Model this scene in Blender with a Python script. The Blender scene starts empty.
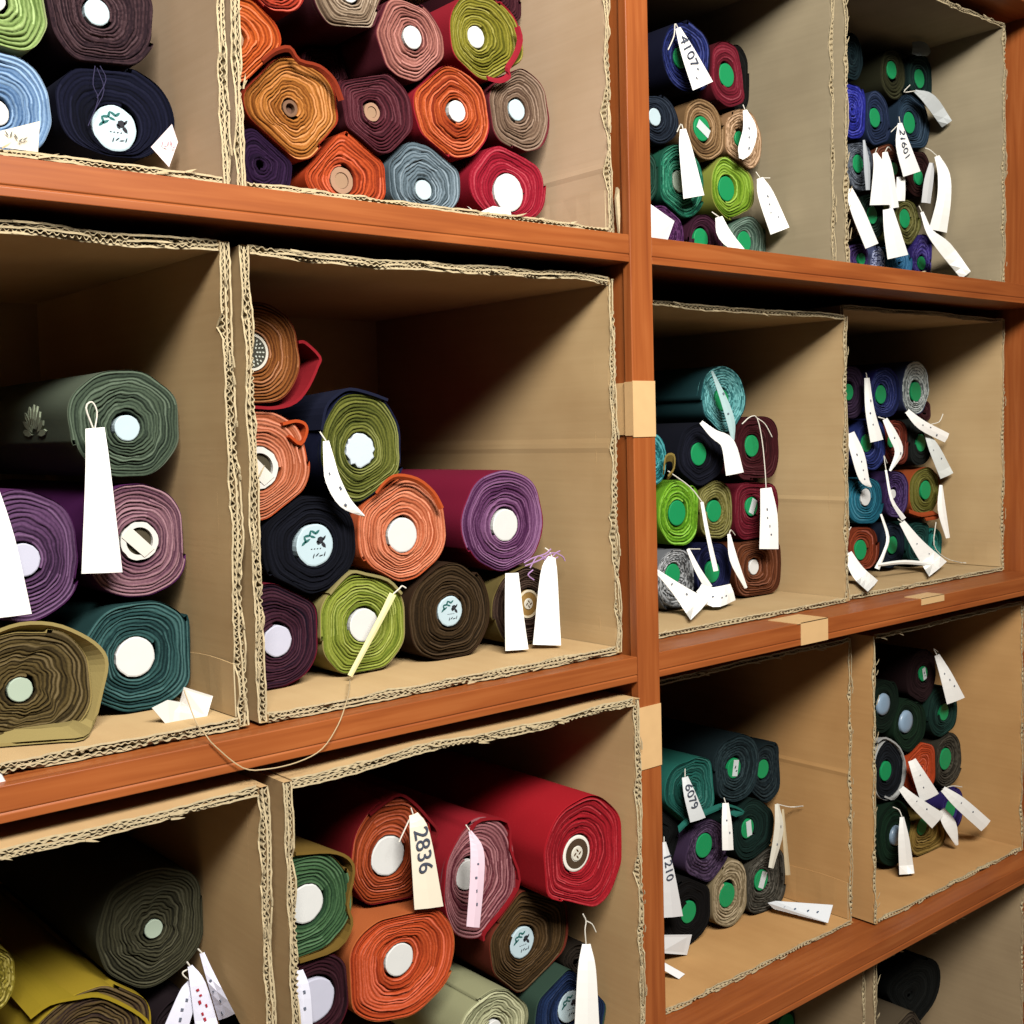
# Shelving unit of open cardboard boxes filled with rolled cloth and paper price tags.
# World: x to the right along the shelf front, y into the shelf, z up; metres.
import bpy, bmesh, math, random
from math import sin, cos, pi, sqrt, atan2, exp
from mathutils import Vector, Matrix
C = bpy.context.scene.collection
RND = random.Random(7)

CAM=dict(loc=(-0.72203,-1.0,0.00262),right=(0.762288, -0.646699, -0.0264),up=(0.06255, 0.033009, 0.997496),fwd=(0.644209, 0.76203, -0.065614),f=1184.23)
Q={'At': 0.2372, 'Ab': 0.2046, 'Bt': -0.2735, 'Bb': -0.3046, 'Ct': -0.7916, 'Cb': -0.8238, 'pl': 0.3182, 'pr': 0.3568}
ROLLS=[
('a1lime', 'A1', -0.3554, 0.12, 0.3997, 0.0385, 0.0407, (-0.0093, 0.0018, 0.0096, 'white'), 'a4bd74', '78964c', 'a9b57e', {}, 'pale lime fabric roll at the upper left edge of the top left box'),
('a1brown', 'A1', -0.2675, 0.12, 0.4142, 0.0542, 0.0558, (-0.0047, -0.0052, 0.0121, 'paleblue'), '4a3438', '33232a', '3a262c', {'speckle': 0.2}, 'dark plum brown roll with pale blue core in the top left box'),
('a1blue', 'A1', -0.3648, 0.12, 0.3111, 0.0478, 0.0479, (-0.0035, -0.0082, 0.0118, 'white'), '8fb0d4', '5f86b8', '9db6d2', {}, 'light blue fabric roll at the left edge of the top left box'),
('a1navy', 'A1', -0.2593, 0.12, 0.321, 0.0589, 0.0443, (-0.0007, -0.0195, 0.0214, 'floral'), '12142a', '0b0d1c', '0e1124', {'tight': 1}, 'navy roll with round flower sticker in the top left box'),
('a2oleft', 'A2', -0.125, 0.12, 0.4138, 0.0498, 0.0438, (-0.0024, -0.0002, 0.0095, 'brown'), 'd9682a', 'b84a1c', 'c2481f', {}, 'orange roll against the left wall of the box above the central box'),
('a2redtop', 'A2', -0.0792, 0.12, 0.4777, 0.0367, 0.0298, (-0.0042, -0.0007, 0.0071, 'white'), 'c4452a', '8f2a20', 'a52a22', {}, 'orange red roll cut by the photo top edge, left of the taupe one'),
('a2taupe', 'A2', 0.0123, 0.12, 0.4848, 0.048, 0.043, (0.0004, 0.0046, 0.0106, 'white'), 'a08a72', '7b6450', '5a2630', {}, 'taupe roll in maroon cloth cut by the photo top edge'),
('a2rose', 'A2', 0.0872, 0.12, 0.452, 0.053, 0.0458, (0.0058, 0.0036, 0.0127, 'white'), 'b8776a', '8a4f4a', '6f2a36', {}, 'dusty rose roll with white core left of the yellow olive roll'),
('a2olive', 'A2', 0.2036, 0.12, 0.4764, 0.0574, 0.0506, (-0.0152, -0.0014, 0.0126, 'white'), '9a9232', '6c6a1e', 'b32636', {}, 'yellow olive roll in red cloth near the photo top edge'),
('a2dark', 'A2', 0.2704, 0.17, 0.554, 0.0408, 0.0314, None, '4a1f28', '381620', '481822', {}, 'dark maroon roll behind the yellow olive roll'),
('a2burg', 'A2', 0.0215, 0.19, 0.4269, 0.0334, 0.0305, None, '4c2028', '3a171e', '541c24', {}, 'deep burgundy roll set back between the gold orange and rose rolls'),
('a2gold', 'A2', -0.0622, 0.12, 0.3532, 0.0593, 0.0533, (-0.0042, -0.0003, 0.0087, 'brownring'), 'c8803a', '98561f', 'a8381f', {'wob': 1.3, 'w': 1.15}, 'large gold and orange roll with brown paper core'),
('a2maroon', 'A2', 0.039, 0.12, 0.3667, 0.0522, 0.0484, (-0.0027, -0.0023, 0.0102, 'brown'), '5e2630', '431a24', '57202a', {}, 'dark maroon roll with brown core beside the gold orange roll'),
('a2orange', 'A2', 0.1503, 0.12, 0.3803, 0.0565, 0.0544, (0.0076, 0.0038, 0.0124, 'white'), 'd0602c', 'a83e20', 'b02434', {}, 'orange roll in crimson cloth with white core left of the taupe roll'),
('a2tan', 'A2', 0.2542, 0.12, 0.3985, 0.0497, 0.0521, (-0.0042, 0.0008, 0.0127, 'paleblue'), '8f7560', '6c5242', '7a2a34', {}, 'taupe brown roll with white core touching the right cardboard wall'),
('a2violet', 'A2', -0.105, 0.12, 0.2887, 0.0384, 0.0381, None, '2e1638', '22102c', '2c1536', {'tight': 1}, 'dark violet roll in the bottom left of the box above the central box'),
('a2orange2', 'A2', -0.0003, 0.12, 0.2951, 0.0562, 0.0434, (-0.0044, -0.01, 0.0144, 'brown'), 'd45a2c', 'a23a1e', 'c2461f', {}, 'bright orange roll with brown core standing on the upper shelf'),
('a2grey', 'A2', 0.1051, 0.12, 0.2977, 0.0543, 0.0433, (-0.0003, -0.0112, 0.0114, 'paleblue'), '7d8f9a', '55666f', '64757f', {'wob': 1.6}, 'blue grey roll between the orange roll and the red roll'),
('a2red', 'A2', 0.2324, 0.12, 0.3076, 0.0618, 0.0459, (-0.0018, -0.0108, 0.0227, 'white'), 'b01f36', '8c1428', 'a81a30', {'tight': 1}, 'crimson red roll with large white core beside the blue grey roll'),
('b1green', 'B1', -0.2614, 0.12, 0.0222, 0.0563, 0.0531, (-0.0009, -0.0038, 0.0125, 'paleblue'), '5a6a56', '39463a', '66705e', {'wob': 1.5}, 'grey green roll with leaf patterned cloth lying on the two purple rolls'),
('b1purple', 'B1', -0.3648, 0.12, -0.0965, 0.0526, 0.0621, (-0.0018, -0.0045, 0.0154, 'lilac'), '6f4c72', '452c4a', '5e2a60', {}, 'purple roll at the left photo edge with a lilac white core'),
('b1mauve', 'B1', -0.2571, 0.12, -0.091, 0.0539, 0.0567, (0.0022, -0.0012, 0.0189, 'whitegap'), 'a0757f', '6c4458', '5e2260', {}, 'mauve roll with torn white core and thin purple cloth'),
('b1teal', 'B1', -0.2591, 0.12, -0.2053, 0.0617, 0.0557, (-0.005, -0.0005, 0.0197, 'white'), '3c6462', '203e40', '264848', {}, 'teal roll with white core standing on the middle shelf floor'),
('b1olive', 'B1', -0.3814, 0.09, -0.2149, 0.0649, 0.0541, (-0.0017, -0.0001, 0.0111, 'palegreen'), '6b5a34', '42361f', 'b09a5e', {'wob': 2.2}, 'olive brown roll in a thick tan cloth at the left photo edge'),
('b2brown', 'B2', -0.1211, 0.118, 0.0928, 0.0543, 0.0554, (-0.0035, 0.0021, 0.0196, 'rosette'), 'a0622f', '7c4420', '8d3f24', {}, 'tan brown roll with dotted rosette sticker, highest in the central box'),
('b2salmon', 'B2', -0.1212, 0.118, -0.0206, 0.0592, 0.0585, (0.0016, -0.0053, 0.0219, 'whitegap'), 'e08a66', 'c4643c', 'd05c30', {}, 'salmon pink roll under the tan brown roll in the central box'),
('b2olive', 'B2', 0.0066, 0.118, -0.0074, 0.0541, 0.0623, (-0.0027, -0.0032, 0.0183, 'ragged'), '7d8038', '4c5420', '1d2240', {}, 'olive green roll in navy cloth resting on the navy and coral rolls'),
('b2navy', 'B2', -0.0641, 0.118, -0.1114, 0.0582, 0.0542, (0.0048, -0.0004, 0.0229, 'floral'), '12141f', '0a0b14', '0f111c', {'tight': 1}, 'navy roll with pale flower sticker beside the coral roll'),
('b2coral', 'B2', 0.0588, 0.118, -0.1029, 0.0621, 0.0615, (-0.0019, -0.0068, 0.0201, 'white'), 'ee9068', 'd2663e', 'd9683c', {}, 'bright coral roll with white core left of the violet roll'),
('b2violet', 'B2', 0.2101, 0.118, -0.1039, 0.0657, 0.0628, (-0.0008, -0.0049, 0.0198, 'white'), '8a5a84', '5c2c58', '8e1c3c', {}, 'violet roll in crimson cloth with white core'),
('b2wine', 'B2', -0.1143, 0.118, -0.2064, 0.0585, 0.0575, (0.0053, -0.0041, 0.0168, 'lilac'), '44202f', '221628', '7a1a30', {}, 'wine and navy roll lowest at the left wall of the central box'),
('b2lime', 'B2', -0.0001, 0.118, -0.208, 0.0583, 0.0597, (0.0012, 0.0009, 0.0186, 'white'), 'a5b048', '788a2c', 'b0a266', {}, 'lime green roll in tan cloth standing on the central box floor'),
('b2coffee', 'B2', 0.1211, 0.118, -0.2064, 0.0609, 0.0591, (-0.0001, 0.0011, 0.018, 'floral'), '46341e', '2a1e10', '3e2a1a', {}, 'dark coffee brown roll with torn flower sticker'),
('b2gold', 'B2', 0.2417, 0.118, -0.2143, 0.0563, 0.0504, (0.0055, 0.0031, 0.0179, 'gold'), '574236', '3d2c26', '7a6a3c', {}, 'small brown roll with gold ring sticker behind two white tags'),
('c1olive', 'C1', -0.2567, 0.126, -0.4792, 0.0584, 0.0614, (0.002, -0.0062, 0.0095, 'palegreen'), '4c4a36', '302f22', '444332', {'wob': 2.0}, 'dark olive grey roll, highest in the bottom left corner box'),
('c1yellow', 'C1', -0.3303, 0.116, -0.5718, 0.0628, 0.0546, (0.0016, -0.0013, 0.0106, 'white'), '6a5632', '3c2c2c', 'b59a2c', {}, 'roll in mustard yellow cloth cut by the bottom photo edge'),
('c1fringe', 'C1', -0.4181, 0.126, -0.4856, 0.0283, 0.0343, None, 'a8983a', '7c6f22', '948428', {'wob': 2.5, 'speckle': 0.4}, 'yellow crumpled roll end at the left edge of the bottom left box'),
('c1dark', 'C1', -0.2351, 0.126, -0.5982, 0.0298, 0.0374, None, '2c2024', '1e1618', '261c20', {}, 'dark plum roll behind three lilac white tags'),
('c2orange', 'C2', 0.0015, 0.08, -0.4591, 0.0546, 0.0631, (-0.0066, -0.0008, 0.0219, 'white'), 'c2562a', '933a1c', '8f1a22', {}, 'burnt orange roll in dark red cloth with the 2836 tag'),
('c2mauve', 'C2', 0.1198, 0.07, -0.519, 0.0552, 0.0726, (-0.0218, 0.0128, 0.0174, 'white'), 'a86a6e', '6f2a38', 'a8202c', {}, 'striped mauve and crimson roll behind a lilac paper tag'),
('c2red', 'C2', 0.2401, 0.02, -0.5077, 0.0662, 0.0728, (-0.01, 0.0047, 0.0219, 'target'), 'c22430', 'a01824', 'c01e2a', {'tight': 1}, 'bright red roll with ringed brown and white sticker'),
('c2green', 'C2', -0.1269, 0.05, -0.4732, 0.0567, 0.056, (0.002, 0.0001, 0.0202, 'white'), '4c7048', '2e4e34', '8a6c30', {}, 'green roll in tan cloth at the left wall of the bottom centre box'),
('c2big', 'C2', -0.0089, 0.05, -0.5713, 0.0749, 0.0622, (-0.0026, 0.0034, 0.0182, 'white'), 'dc5c2e', 'bc4320', 'd0703c', {}, 'large bright orange roll with white core under the burnt orange roll'),
('c2wine', 'C2', -0.1213, 0.05, -0.5756, 0.0468, 0.0473, (0.0038, -0.0026, 0.0233, 'lilac'), '3c1822', '281018', '5c1422', {}, 'dark wine roll with white core in the bottom left of its box'),
('c2brown', 'C2', 0.192, 0.07, -0.6106, 0.0641, 0.0656, (-0.0099, -0.0036, 0.019, 'floral'), '5a4224', '3a2a16', '7c3424', {}, 'brown roll with flower sticker under the bright red roll'),
('c2cream', 'C2', 0.114, 0.05, -0.6911, 0.0552, 0.0452, (0.0031, -0.0015, 0.0112, 'white'), 'cfcfa4', '9ea07a', 'b4b48a', {'wob': 1.6}, 'cream roll at the bottom photo edge between orange and blue rolls'),
('c2blue', 'C2', 0.2399, 0.05, -0.7128, 0.062, 0.0669, (-0.0031, 0.0083, 0.0197, 'floral'), '243a66', '16233f', '3c5446', {}, 'dark blue roll with flower sticker behind a white tag'),
('c2dark', 'C2', 0.2825, 0.08, -0.6752, 0.0273, 0.0266, None, '2c241c', '201a14', '2a221a', {}, 'thin dark brown roll wedged against the right wall above the blue roll'),
('tr1blue', 'TR1', 0.6474, 0.19, 0.5523, 0.0557, 0.0523, (-0.0177, -0.0044, 0.0153, 'green'), '283478', '161c48', '14162e', {'speckle': 0.2}, 'royal blue roll with the 4107 tag, just right of the post'),
('tr1red', 'TR1', 0.7409, 0.19, 0.5423, 0.0489, 0.0504, (-0.0079, -0.0021, 0.0175, 'green'), '8a2436', '6a1826', '5a1420', {'tight': 1}, 'dark red roll with green sticker in the top box beside the post'),
('tr1black', 'TR1', 0.799, 0.22, 0.5553, 0.0333, 0.0553, None, '1a1a18', '121210', '161614', {'tight': 1}, 'black roll behind the dark red roll in the top box'),
('tr1navy', 'TR1', 0.5793, 0.19, 0.4523, 0.0447, 0.0357, (-0.0091, 0.0009, 0.0124, 'paleblue'), '26303e', '181e2a', '1c2230', {}, 'small navy roll with pale blue core beside the post'),
('tr1tan', 'TR1', 0.6829, 0.19, 0.4529, 0.0482, 0.0459, (-0.0076, -0.0009, 0.018, 'greenstrip'), 'a8845a', '7c5c3c', '8a6a46', {}, 'tan roll with green sticker crossed by a white strip'),
('tr1peach', 'TR1', 0.7749, 0.19, 0.4492, 0.0466, 0.0475, (-0.0104, 0.0002, 0.0116, 'green'), 'c8a27c', '9a7450', 'ae8660', {'speckle': 0.35}, 'peach tan roll right of the striped tan roll'),
('tr1teal', 'TR1', 0.6294, 0.19, 0.3711, 0.0521, 0.0541, (-0.0009, -0.0014, 0.0156, 'palegreen'), '2e8a6a', '185040', '20604a', {'speckle': 0.25, 'wob': 1.5}, 'sea green roll behind a blank white tag beside the post'),
('tr1lime', 'TR1', 0.7492, 0.19, 0.3728, 0.0519, 0.0503, (-0.02, -0.0036, 0.0186, 'green'), '9ac03c', '6c9420', 'a0a84a', {'wob': 1.4}, 'bright lime roll with green sticker in the top box beside the post'),
('tr1dkgreen', 'TR1', 0.5514, 0.19, 0.3692, 0.0293, 0.0398, None, '1e4436', '143026', '183a2c', {}, 'dark green roll half hidden by the post in the top box'),
('tr1purple', 'TR1', 0.59, 0.19, 0.2888, 0.0453, 0.0434, None, '5a2a5c', '3c1a40', '4a2250', {'speckle': 0.5}, 'dotted purple roll behind a folded white tag beside the post'),
('tr1plum', 'TR1', 0.6833, 0.19, 0.2835, 0.0416, 0.042, (-0.0096, 0.0053, 0.0162, 'green'), '4c2238', '361626', '421c30', {}, 'plum roll with green sticker standing on the upper shelf'),
('tr1grey', 'TR1', 0.784, 0.19, 0.2933, 0.0496, 0.0435, (-0.0131, -0.001, 0.0163, 'green'), '7c9484', '4c6658', '62806e', {}, 'grey green roll lowest at the right of the top box beside the post'),
('tr2teal', 'TR2', 1.06, 0.185, 0.6258, 0.0324, 0.0416, None, '1c3034', '14242a', '182a2e', {}, 'dim teal roll at the upper left of the top right box'),
('tr2olive', 'TR2', 1.1885, 0.185, 0.6196, 0.0399, 0.0433, (-0.0099, 0.0045, 0.0153, 'green'), '3c3c24', '2a2a18', '323220', {}, 'dim olive roll in the top row of the top right box'),
('tr2dteal', 'TR2', 1.2759, 0.185, 0.6277, 0.0454, 0.0445, (-0.0062, -0.0029, 0.0168, 'green'), '223c38', '16282a', '1c3230', {}, 'dim teal roll under the grey tag in the top right box'),
('tr2blue', 'TR2', 1.062, 0.185, 0.5378, 0.0443, 0.0502, None, '3238b0', '222680', '2a2e90', {'speckle': 0.2}, 'vivid ultramarine roll at the left of the top right box'),
('tr2navy', 'TR2', 1.139, 0.185, 0.5342, 0.0403, 0.0497, (-0.0125, -0.0, 0.0162, 'green'), '2c3a5c', '1c2840', '222e4a', {}, 'navy roll with green sticker beside the ultramarine roll'),
('tr2slate', 'TR2', 1.2532, 0.185, 0.5458, 0.0532, 0.0532, (-0.012, -0.0026, 0.0188, 'green'), '2e4458', '1c2c3c', '243648', {}, 'slate blue roll with green sticker above the 21601 tag'),
('tr2silver', 'TR2', 1.0817, 0.185, 0.4465, 0.0435, 0.0423, (-0.0077, 0.0025, 0.0151, 'green'), '6c7480', '444a54', '545a66', {'speckle': 0.4}, 'silver grey roll with green sticker in the top right box'),
('tr2rust', 'TR2', 1.1678, 0.185, 0.4572, 0.038, 0.0435, (0.0186, -0.0028, 0.0109, 'green'), '7a4026', '552a18', '653420', {}, 'rust roll hidden behind a pair of white tags'),
('tr2maroon', 'TR2', 1.2658, 0.185, 0.4585, 0.047, 0.0448, (0.0095, -0.0077, 0.0139, 'green'), '3a1c18', '281210', '301614', {}, 'dark red brown roll behind the long right tag of the top right box'),
('tr2pine', 'TR2', 1.1201, 0.185, 0.3655, 0.0401, 0.0396, (-0.002, 0.0016, 0.0155, 'green'), '2a4034', '1a2c22', '20342a', {}, 'dark pine roll between white tags in the top right box'),
('tr2wood', 'TR2', 1.0532, 0.185, 0.3455, 0.0266, 0.0338, None, '6a4c34', '4a3422', '5a402c', {}, 'brown roll at the left wall low in the top right box'),
('tr2gold', 'TR2', 1.2317, 0.185, 0.3656, 0.0429, 0.041, (-0.007, 0.0056, 0.0167, 'green'), '74703a', '4c4a22', '60602e', {'speckle': 0.2}, 'olive gold roll with green sticker low in the top right box'),
('tr2purple', 'TR2', 1.0706, 0.185, 0.2928, 0.036, 0.0273, (0.0177, -0.0037, 0.0103, 'green'), '46306c', '30204c', '3a2858', {'speckle': 0.3}, 'small purple roll at the lower left of the top right box'),
('tr2aqua', 'TR2', 1.2016, 0.185, 0.2921, 0.0422, 0.0319, None, '3c7ca8', '285a80', '30688e', {}, 'aqua blue roll on the shelf of the top right box'),
('tr2check', 'TR2', 1.1344, 0.185, 0.289, 0.0249, 0.0261, None, '98a0c0', '3c4478', '5c648c', {'speckle': 0.9}, 'blue and white speckled roll on the shelf of the top right box'),
('tr2violet', 'TR2', 1.2828, 0.185, 0.3124, 0.0363, 0.0402, (0.0015, -0.0161, 0.0123, 'green'), '4c3c94', '32286a', '3c307c', {'speckle': 0.3}, 'violet roll at the lower right of the top right box'),
('mr1aqua', 'MR1', 0.699, 0.175, 0.046, 0.0542, 0.0517, (-0.0024, 0.0001, 0.016, 'green'), '6cb8b8', '3c8488', '264e52', {'speckle': 0.5}, 'dotted aqua roll on top of the pile right of the post tape'),  # wrap colour darkened to stand in for shade on the roll's body
('mr1teal', 'MR1', 0.5431, 0.175, -0.0402, 0.0274, 0.0404, None, '3a9ca0', '24747a', '2c8488', {'speckle': 0.4}, 'teal roll half hidden by the post above the lime roll'),
('mr1navy', 'MR1', 0.6448, 0.175, -0.0347, 0.0546, 0.0495, (-0.0069, 0.0002, 0.0171, 'green'), '161826', '0e101a', '121420', {'tight': 1}, 'black navy roll with green sticker under the aqua roll'),
('mr1wine', 'MR1', 0.7809, 0.175, -0.031, 0.0551, 0.0519, (-0.0158, 0.0052, 0.0168, 'green'), '4e1a20', '381216', '441618', {'tight': 1, 'sq': 1}, 'dark wine square roll with green sticker at the right wall'),
('mr1lime', 'MR1', 0.5955, 0.175, -0.1189, 0.0473, 0.0518, (-0.0029, -0.0013, 0.0186, 'green'), '8cc832', '5c9a1c', '70a828', {'speckle': 0.15}, 'vivid lime roll with green sticker beside the post'),
('mr1olive', 'MR1', 0.6769, 0.175, -0.1225, 0.0432, 0.0473, (-0.0052, 0.0003, 0.0165, 'green'), '847e40', '5a5628', '6a6432', {'speckle': 0.2}, 'olive khaki roll right of the vivid lime roll'),
('mr1crimson', 'MR1', 0.7765, 0.175, -0.1271, 0.0563, 0.0474, (-0.0121, 0.0063, 0.0149, 'greenstrip'), '7c1a2c', '5c1220', '6c1626', {'tight': 1, 'sq': 1}, 'crimson roll under the dark wine square roll'),
('mr1silver', 'MR1', 0.5862, 0.175, -0.2192, 0.0439, 0.0483, (-0.0048, 0.0085, 0.0158, 'green'), 'a8aaac', '5c5e60', '84868a', {'speckle': 0.8}, 'silver grey speckled roll on the floor beside the post'),
('mr1blue', 'MR1', 0.6701, 0.175, -0.2138, 0.0431, 0.0467, (0.0017, -0.0017, 0.0166, 'green'), '1e2450', '141838', '181c40', {'tight': 1}, 'navy blue roll with green sticker beside the silver speckled roll'),
('mr1copper', 'MR1', 0.7797, 0.175, -0.2194, 0.0592, 0.0485, (-0.0137, 0.0028, 0.0119, 'white'), '7c4426', '5a2e18', '6a3820', {'sq': 1}, 'copper brown roll with white core at the right wall'),
('mr2plum', 'MR2', 1.0677, 0.195, 0.0583, 0.0421, 0.0468, (-0.0035, 0.0018, 0.0142, 'green'), '3a2840', '281c2e', '301f36', {}, 'dark plum roll at the upper left of the right edge box'),
('mr2royal', 'MR2', 1.1756, 0.195, 0.0585, 0.0515, 0.0474, (-0.0168, -0.0027, 0.0164, 'green'), '2c3670', '1c244c', '24205e', {'speckle': 0.15}, 'royal blue roll left of the silver white roll'),
('mr2silver', 'MR2', 1.2762, 0.195, 0.068, 0.0478, 0.0516, (-0.004, -0.0073, 0.0181, 'green'), 'c4ccc8', '848c8a', '3c4468', {'speckle': 0.5}, 'silver white roll with green sticker, topmost in its box'),
('mr2maroon', 'MR2', 1.3335, 0.215, 0.0254, 0.0327, 0.0231, None, '4a2024', '34161a', '401c20', {}, 'small maroon roll behind the silver white roll'),
('mr2blue', 'MR2', 1.1312, 0.195, -0.0337, 0.0471, 0.048, (-0.0193, 0.0041, 0.0158, 'green'), '2e3c80', '1e2858', '24306a', {}, 'blue roll with dark green sticker in the second layer'),
('mr2rust', 'MR2', 1.2149, 0.195, -0.0304, 0.0429, 0.0419, (-0.0267, 0.0043, 0.0128, 'green'), '8a3a26', '62281a', '7a3020', {}, 'rust red roll between the blue roll and the black green roll'),
('mr2black', 'MR2', 1.2857, 0.195, -0.0321, 0.043, 0.0465, (0.003, -0.0019, 0.0161, 'green'), '202422', '161a18', '1a1e1c', {'tight': 1}, 'black green roll with green sticker under the silver white roll'),
('mr2teal', 'MR2', 1.1073, 0.195, -0.1321, 0.0574, 0.0434, (-0.0027, 0.0072, 0.0153, 'white'), '2c8098', '1c5a70', '206a80', {}, 'teal blue roll with white core in the right edge box'),
('mr2purple', 'MR2', 1.2074, 0.195, -0.1268, 0.0429, 0.0439, (-0.0055, 0.0021, 0.0082, 'white'), '4c3468', '34224a', '3e2a56', {'speckle': 0.3}, 'purple roll with small white core right of the teal blue roll'),
('mr2olive', 'MR2', 1.3027, 0.195, -0.1263, 0.0541, 0.0479, (-0.0007, 0.0038, 0.0176, 'green'), '74702c', '4c4a1c', 'b0542a', {}, 'olive roll in orange cloth with green sticker'),
('mr2rustlow', 'MR2', 1.1042, 0.195, -0.2137, 0.0481, 0.0409, (-0.01, -0.0045, 0.0177, 'green'), '9c4426', '743018', '86381e', {}, 'rust orange roll lowest at the left of the right edge box'),
('mr2navy', 'MR2', 1.1901, 0.195, -0.2171, 0.0442, 0.0429, (0.0044, -0.0004, 0.0161, 'green'), '1c2838', '121c28', '162030', {'tight': 1}, 'dark navy roll with green sticker on the box floor'),
('mr2pine', 'MR2', 1.288, 0.195, -0.225, 0.052, 0.0442, None, '1e5048', '123632', '184038', {}, 'dark pine green roll behind a slanting white tag'),
('mr2aqua', 'MR2', 1.3348, 0.195, -0.2316, 0.0309, 0.0347, None, '2c8c80', '1c6860', '247a70', {}, 'small sea green roll at the right of the box floor'),
('lr1cloth', 'LR1', 0.6177, 0.18, -0.5465, 0.0591, 0.0507, None, '2a7468', '1a5048', '2e7e70', {'sq': 1, 'wob': 1.6}, 'teal roll in loose cloth with the 6079 tag'),
('lr1slate', 'LR1', 0.7247, 0.18, -0.533, 0.0612, 0.0534, (-0.0085, 0.0032, 0.0159, 'greenstrip'), '2a3c40', '1a282c', '223236', {'speckle': 0.25}, 'slate blue roll with white label, topmost in the lower box'),
('lr1slate2', 'LR1', 0.8242, 0.2, -0.5628, 0.0451, 0.0519, (-0.0074, 0.0066, 0.0157, 'green'), '263438', '18242a', '1e2c30', {'speckle': 0.25}, 'dark slate roll behind the topmost slate blue roll'),
('lr1black', 'LR1', 0.5682, 0.2, -0.6077, 0.0418, 0.0581, None, '141616', '0e1010', '121414', {'tight': 1}, 'black roll half hidden by the post behind the 1210 tag'),
('lr1plum', 'LR1', 0.6498, 0.18, -0.6461, 0.0537, 0.0485, (-0.0054, 0.0098, 0.0187, 'green'), '54405c', '382a40', '463450', {'speckle': 0.35}, 'dusky purple roll with green sticker above the beige roll'),
('lr1pine', 'LR1', 0.7671, 0.18, -0.6397, 0.0532, 0.0489, (-0.0135, 0.0031, 0.0156, 'greenstrip'), '16302a', '0e201c', '122824', {'tight': 1}, 'black pine roll with white and green label'),
('lr1beige', 'LR1', 0.7027, 0.18, -0.7287, 0.0462, 0.0537, (-0.0079, 0.0005, 0.0187, 'green'), 'b8a684', '887656', 'a08e6c', {'speckle': 0.2, 'wob': 1.5}, 'beige roll with green sticker on the cardboard floor'),
('lr1grey', 'LR1', 0.7961, 0.18, -0.7313, 0.0518, 0.0505, (-0.0137, 0.0035, 0.0168, 'greenstrip'), '5a564c', '3a3830', '4a463c', {'speckle': 0.35, 'sq': 1}, 'grey brown roll beside the beige roll'),
('lr1coal', 'LR1', 0.6039, 0.18, -0.7293, 0.0566, 0.0526, (0.0057, -0.0028, 0.0169, 'green'), '141212', '0e0c0c', '121010', {'tight': 1}, 'coal black roll with green sticker left of the beige roll'),
('lr2maroon', 'LR2', 1.1972, 0.14, -0.4518, 0.05, 0.0492, (0.0114, 0.0019, 0.0135, 'greenstrip'), '2e1a1c', '221214', '281618', {'tight': 1}, 'dark maroon roll with white label, highest in its box'),
('lr2green', 'LR2', 1.0745, 0.14, -0.4857, 0.0464, 0.0475, (-0.0052, 0.0044, 0.0192, 'steel'), '16281c', '0e1c14', '122218', {'tight': 1}, 'black green roll with steel blue cap at the left of its box'),
('lr2green2', 'LR2', 1.157, 0.14, -0.5341, 0.0522, 0.0506, (-0.0072, 0.0067, 0.0204, 'steel'), '18301e', '102216', '142a1a', {'tight': 1}, 'black green roll with steel blue cap under the maroon roll'),
('lr2teal', 'LR2', 1.2685, 0.14, -0.53, 0.0524, 0.0486, (0.0062, -0.0012, 0.0158, 'green'), '1c3c34', '122a24', '183229', {}, 'dark teal roll with green sticker below the hanging white tag'),
('lr2black', 'LR2', 1.0921, 0.14, -0.6007, 0.0471, 0.0543, (-0.0116, -0.0012, 0.017, 'green'), '1c2026', '14171c', 'c8c8c4', {}, 'black roll in white cloth with green sticker'),
('lr2orange', 'LR2', 1.1963, 0.14, -0.622, 0.0587, 0.0478, None, 'd8562a', 'b8401c', 'c44a20', {'tight': 1}, 'orange roll under a white tag in the lower right box'),
('lr2grey', 'LR2', 1.2891, 0.14, -0.6223, 0.0514, 0.0511, (-0.0091, 0.0018, 0.02, 'green'), '4a4438', '322e26', '3c382e', {'speckle': 0.3}, 'grey brown roll with green sticker right of the orange roll'),
('lr2pine', 'LR2', 1.1039, 0.14, -0.7162, 0.054, 0.0603, (0.0023, -0.0061, 0.0178, 'steel'), '14301e', '0e2216', '12281a', {'tight': 1}, 'dark green roll with steel blue cap standing on the box floor'),
('lr2gold', 'LR2', 1.2228, 0.14, -0.7486, 0.065, 0.0448, (-0.0248, 0.0206, 0.0163, 'green'), 'b0904a', '80662e', '947a3c', {'wob': 1.5}, 'gold roll on the floor of the lower right box'),
('lr2violet', 'LR2', 1.3027, 0.14, -0.7222, 0.0394, 0.042, (-0.0093, 0.004, 0.0188, 'green'), '40307c', '2a1f58', '342868', {'tight': 1}, 'violet roll behind white tags in the lower right box'),
('d1green', 'D1', 0.8214, 0.18, -1.0044, 0.0514, 0.0445, (0.0222, 0.0147, 0.0224, 'green'), '3c5a48', '28402f', '30503c', {}, 'grey green roll at the bottom photo edge under the lowest shelf'),
('d2black', 'D2', 1.2016, 0.17, -1.0572, 0.1084, 0.0629, None, '1c1e1c', '121412', '181a18', {'tight': 1}, 'black roll under the lowest shelf at bottom right'),
('d2taupe', 'D2', 1.1314, 0.12, -1.1119, 0.0983, 0.07, None, '54483a', '3a3026', '6a5c48', {'wob': 2}, 'taupe cloth roll at the bottom photo edge before the black roll'),
]
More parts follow.
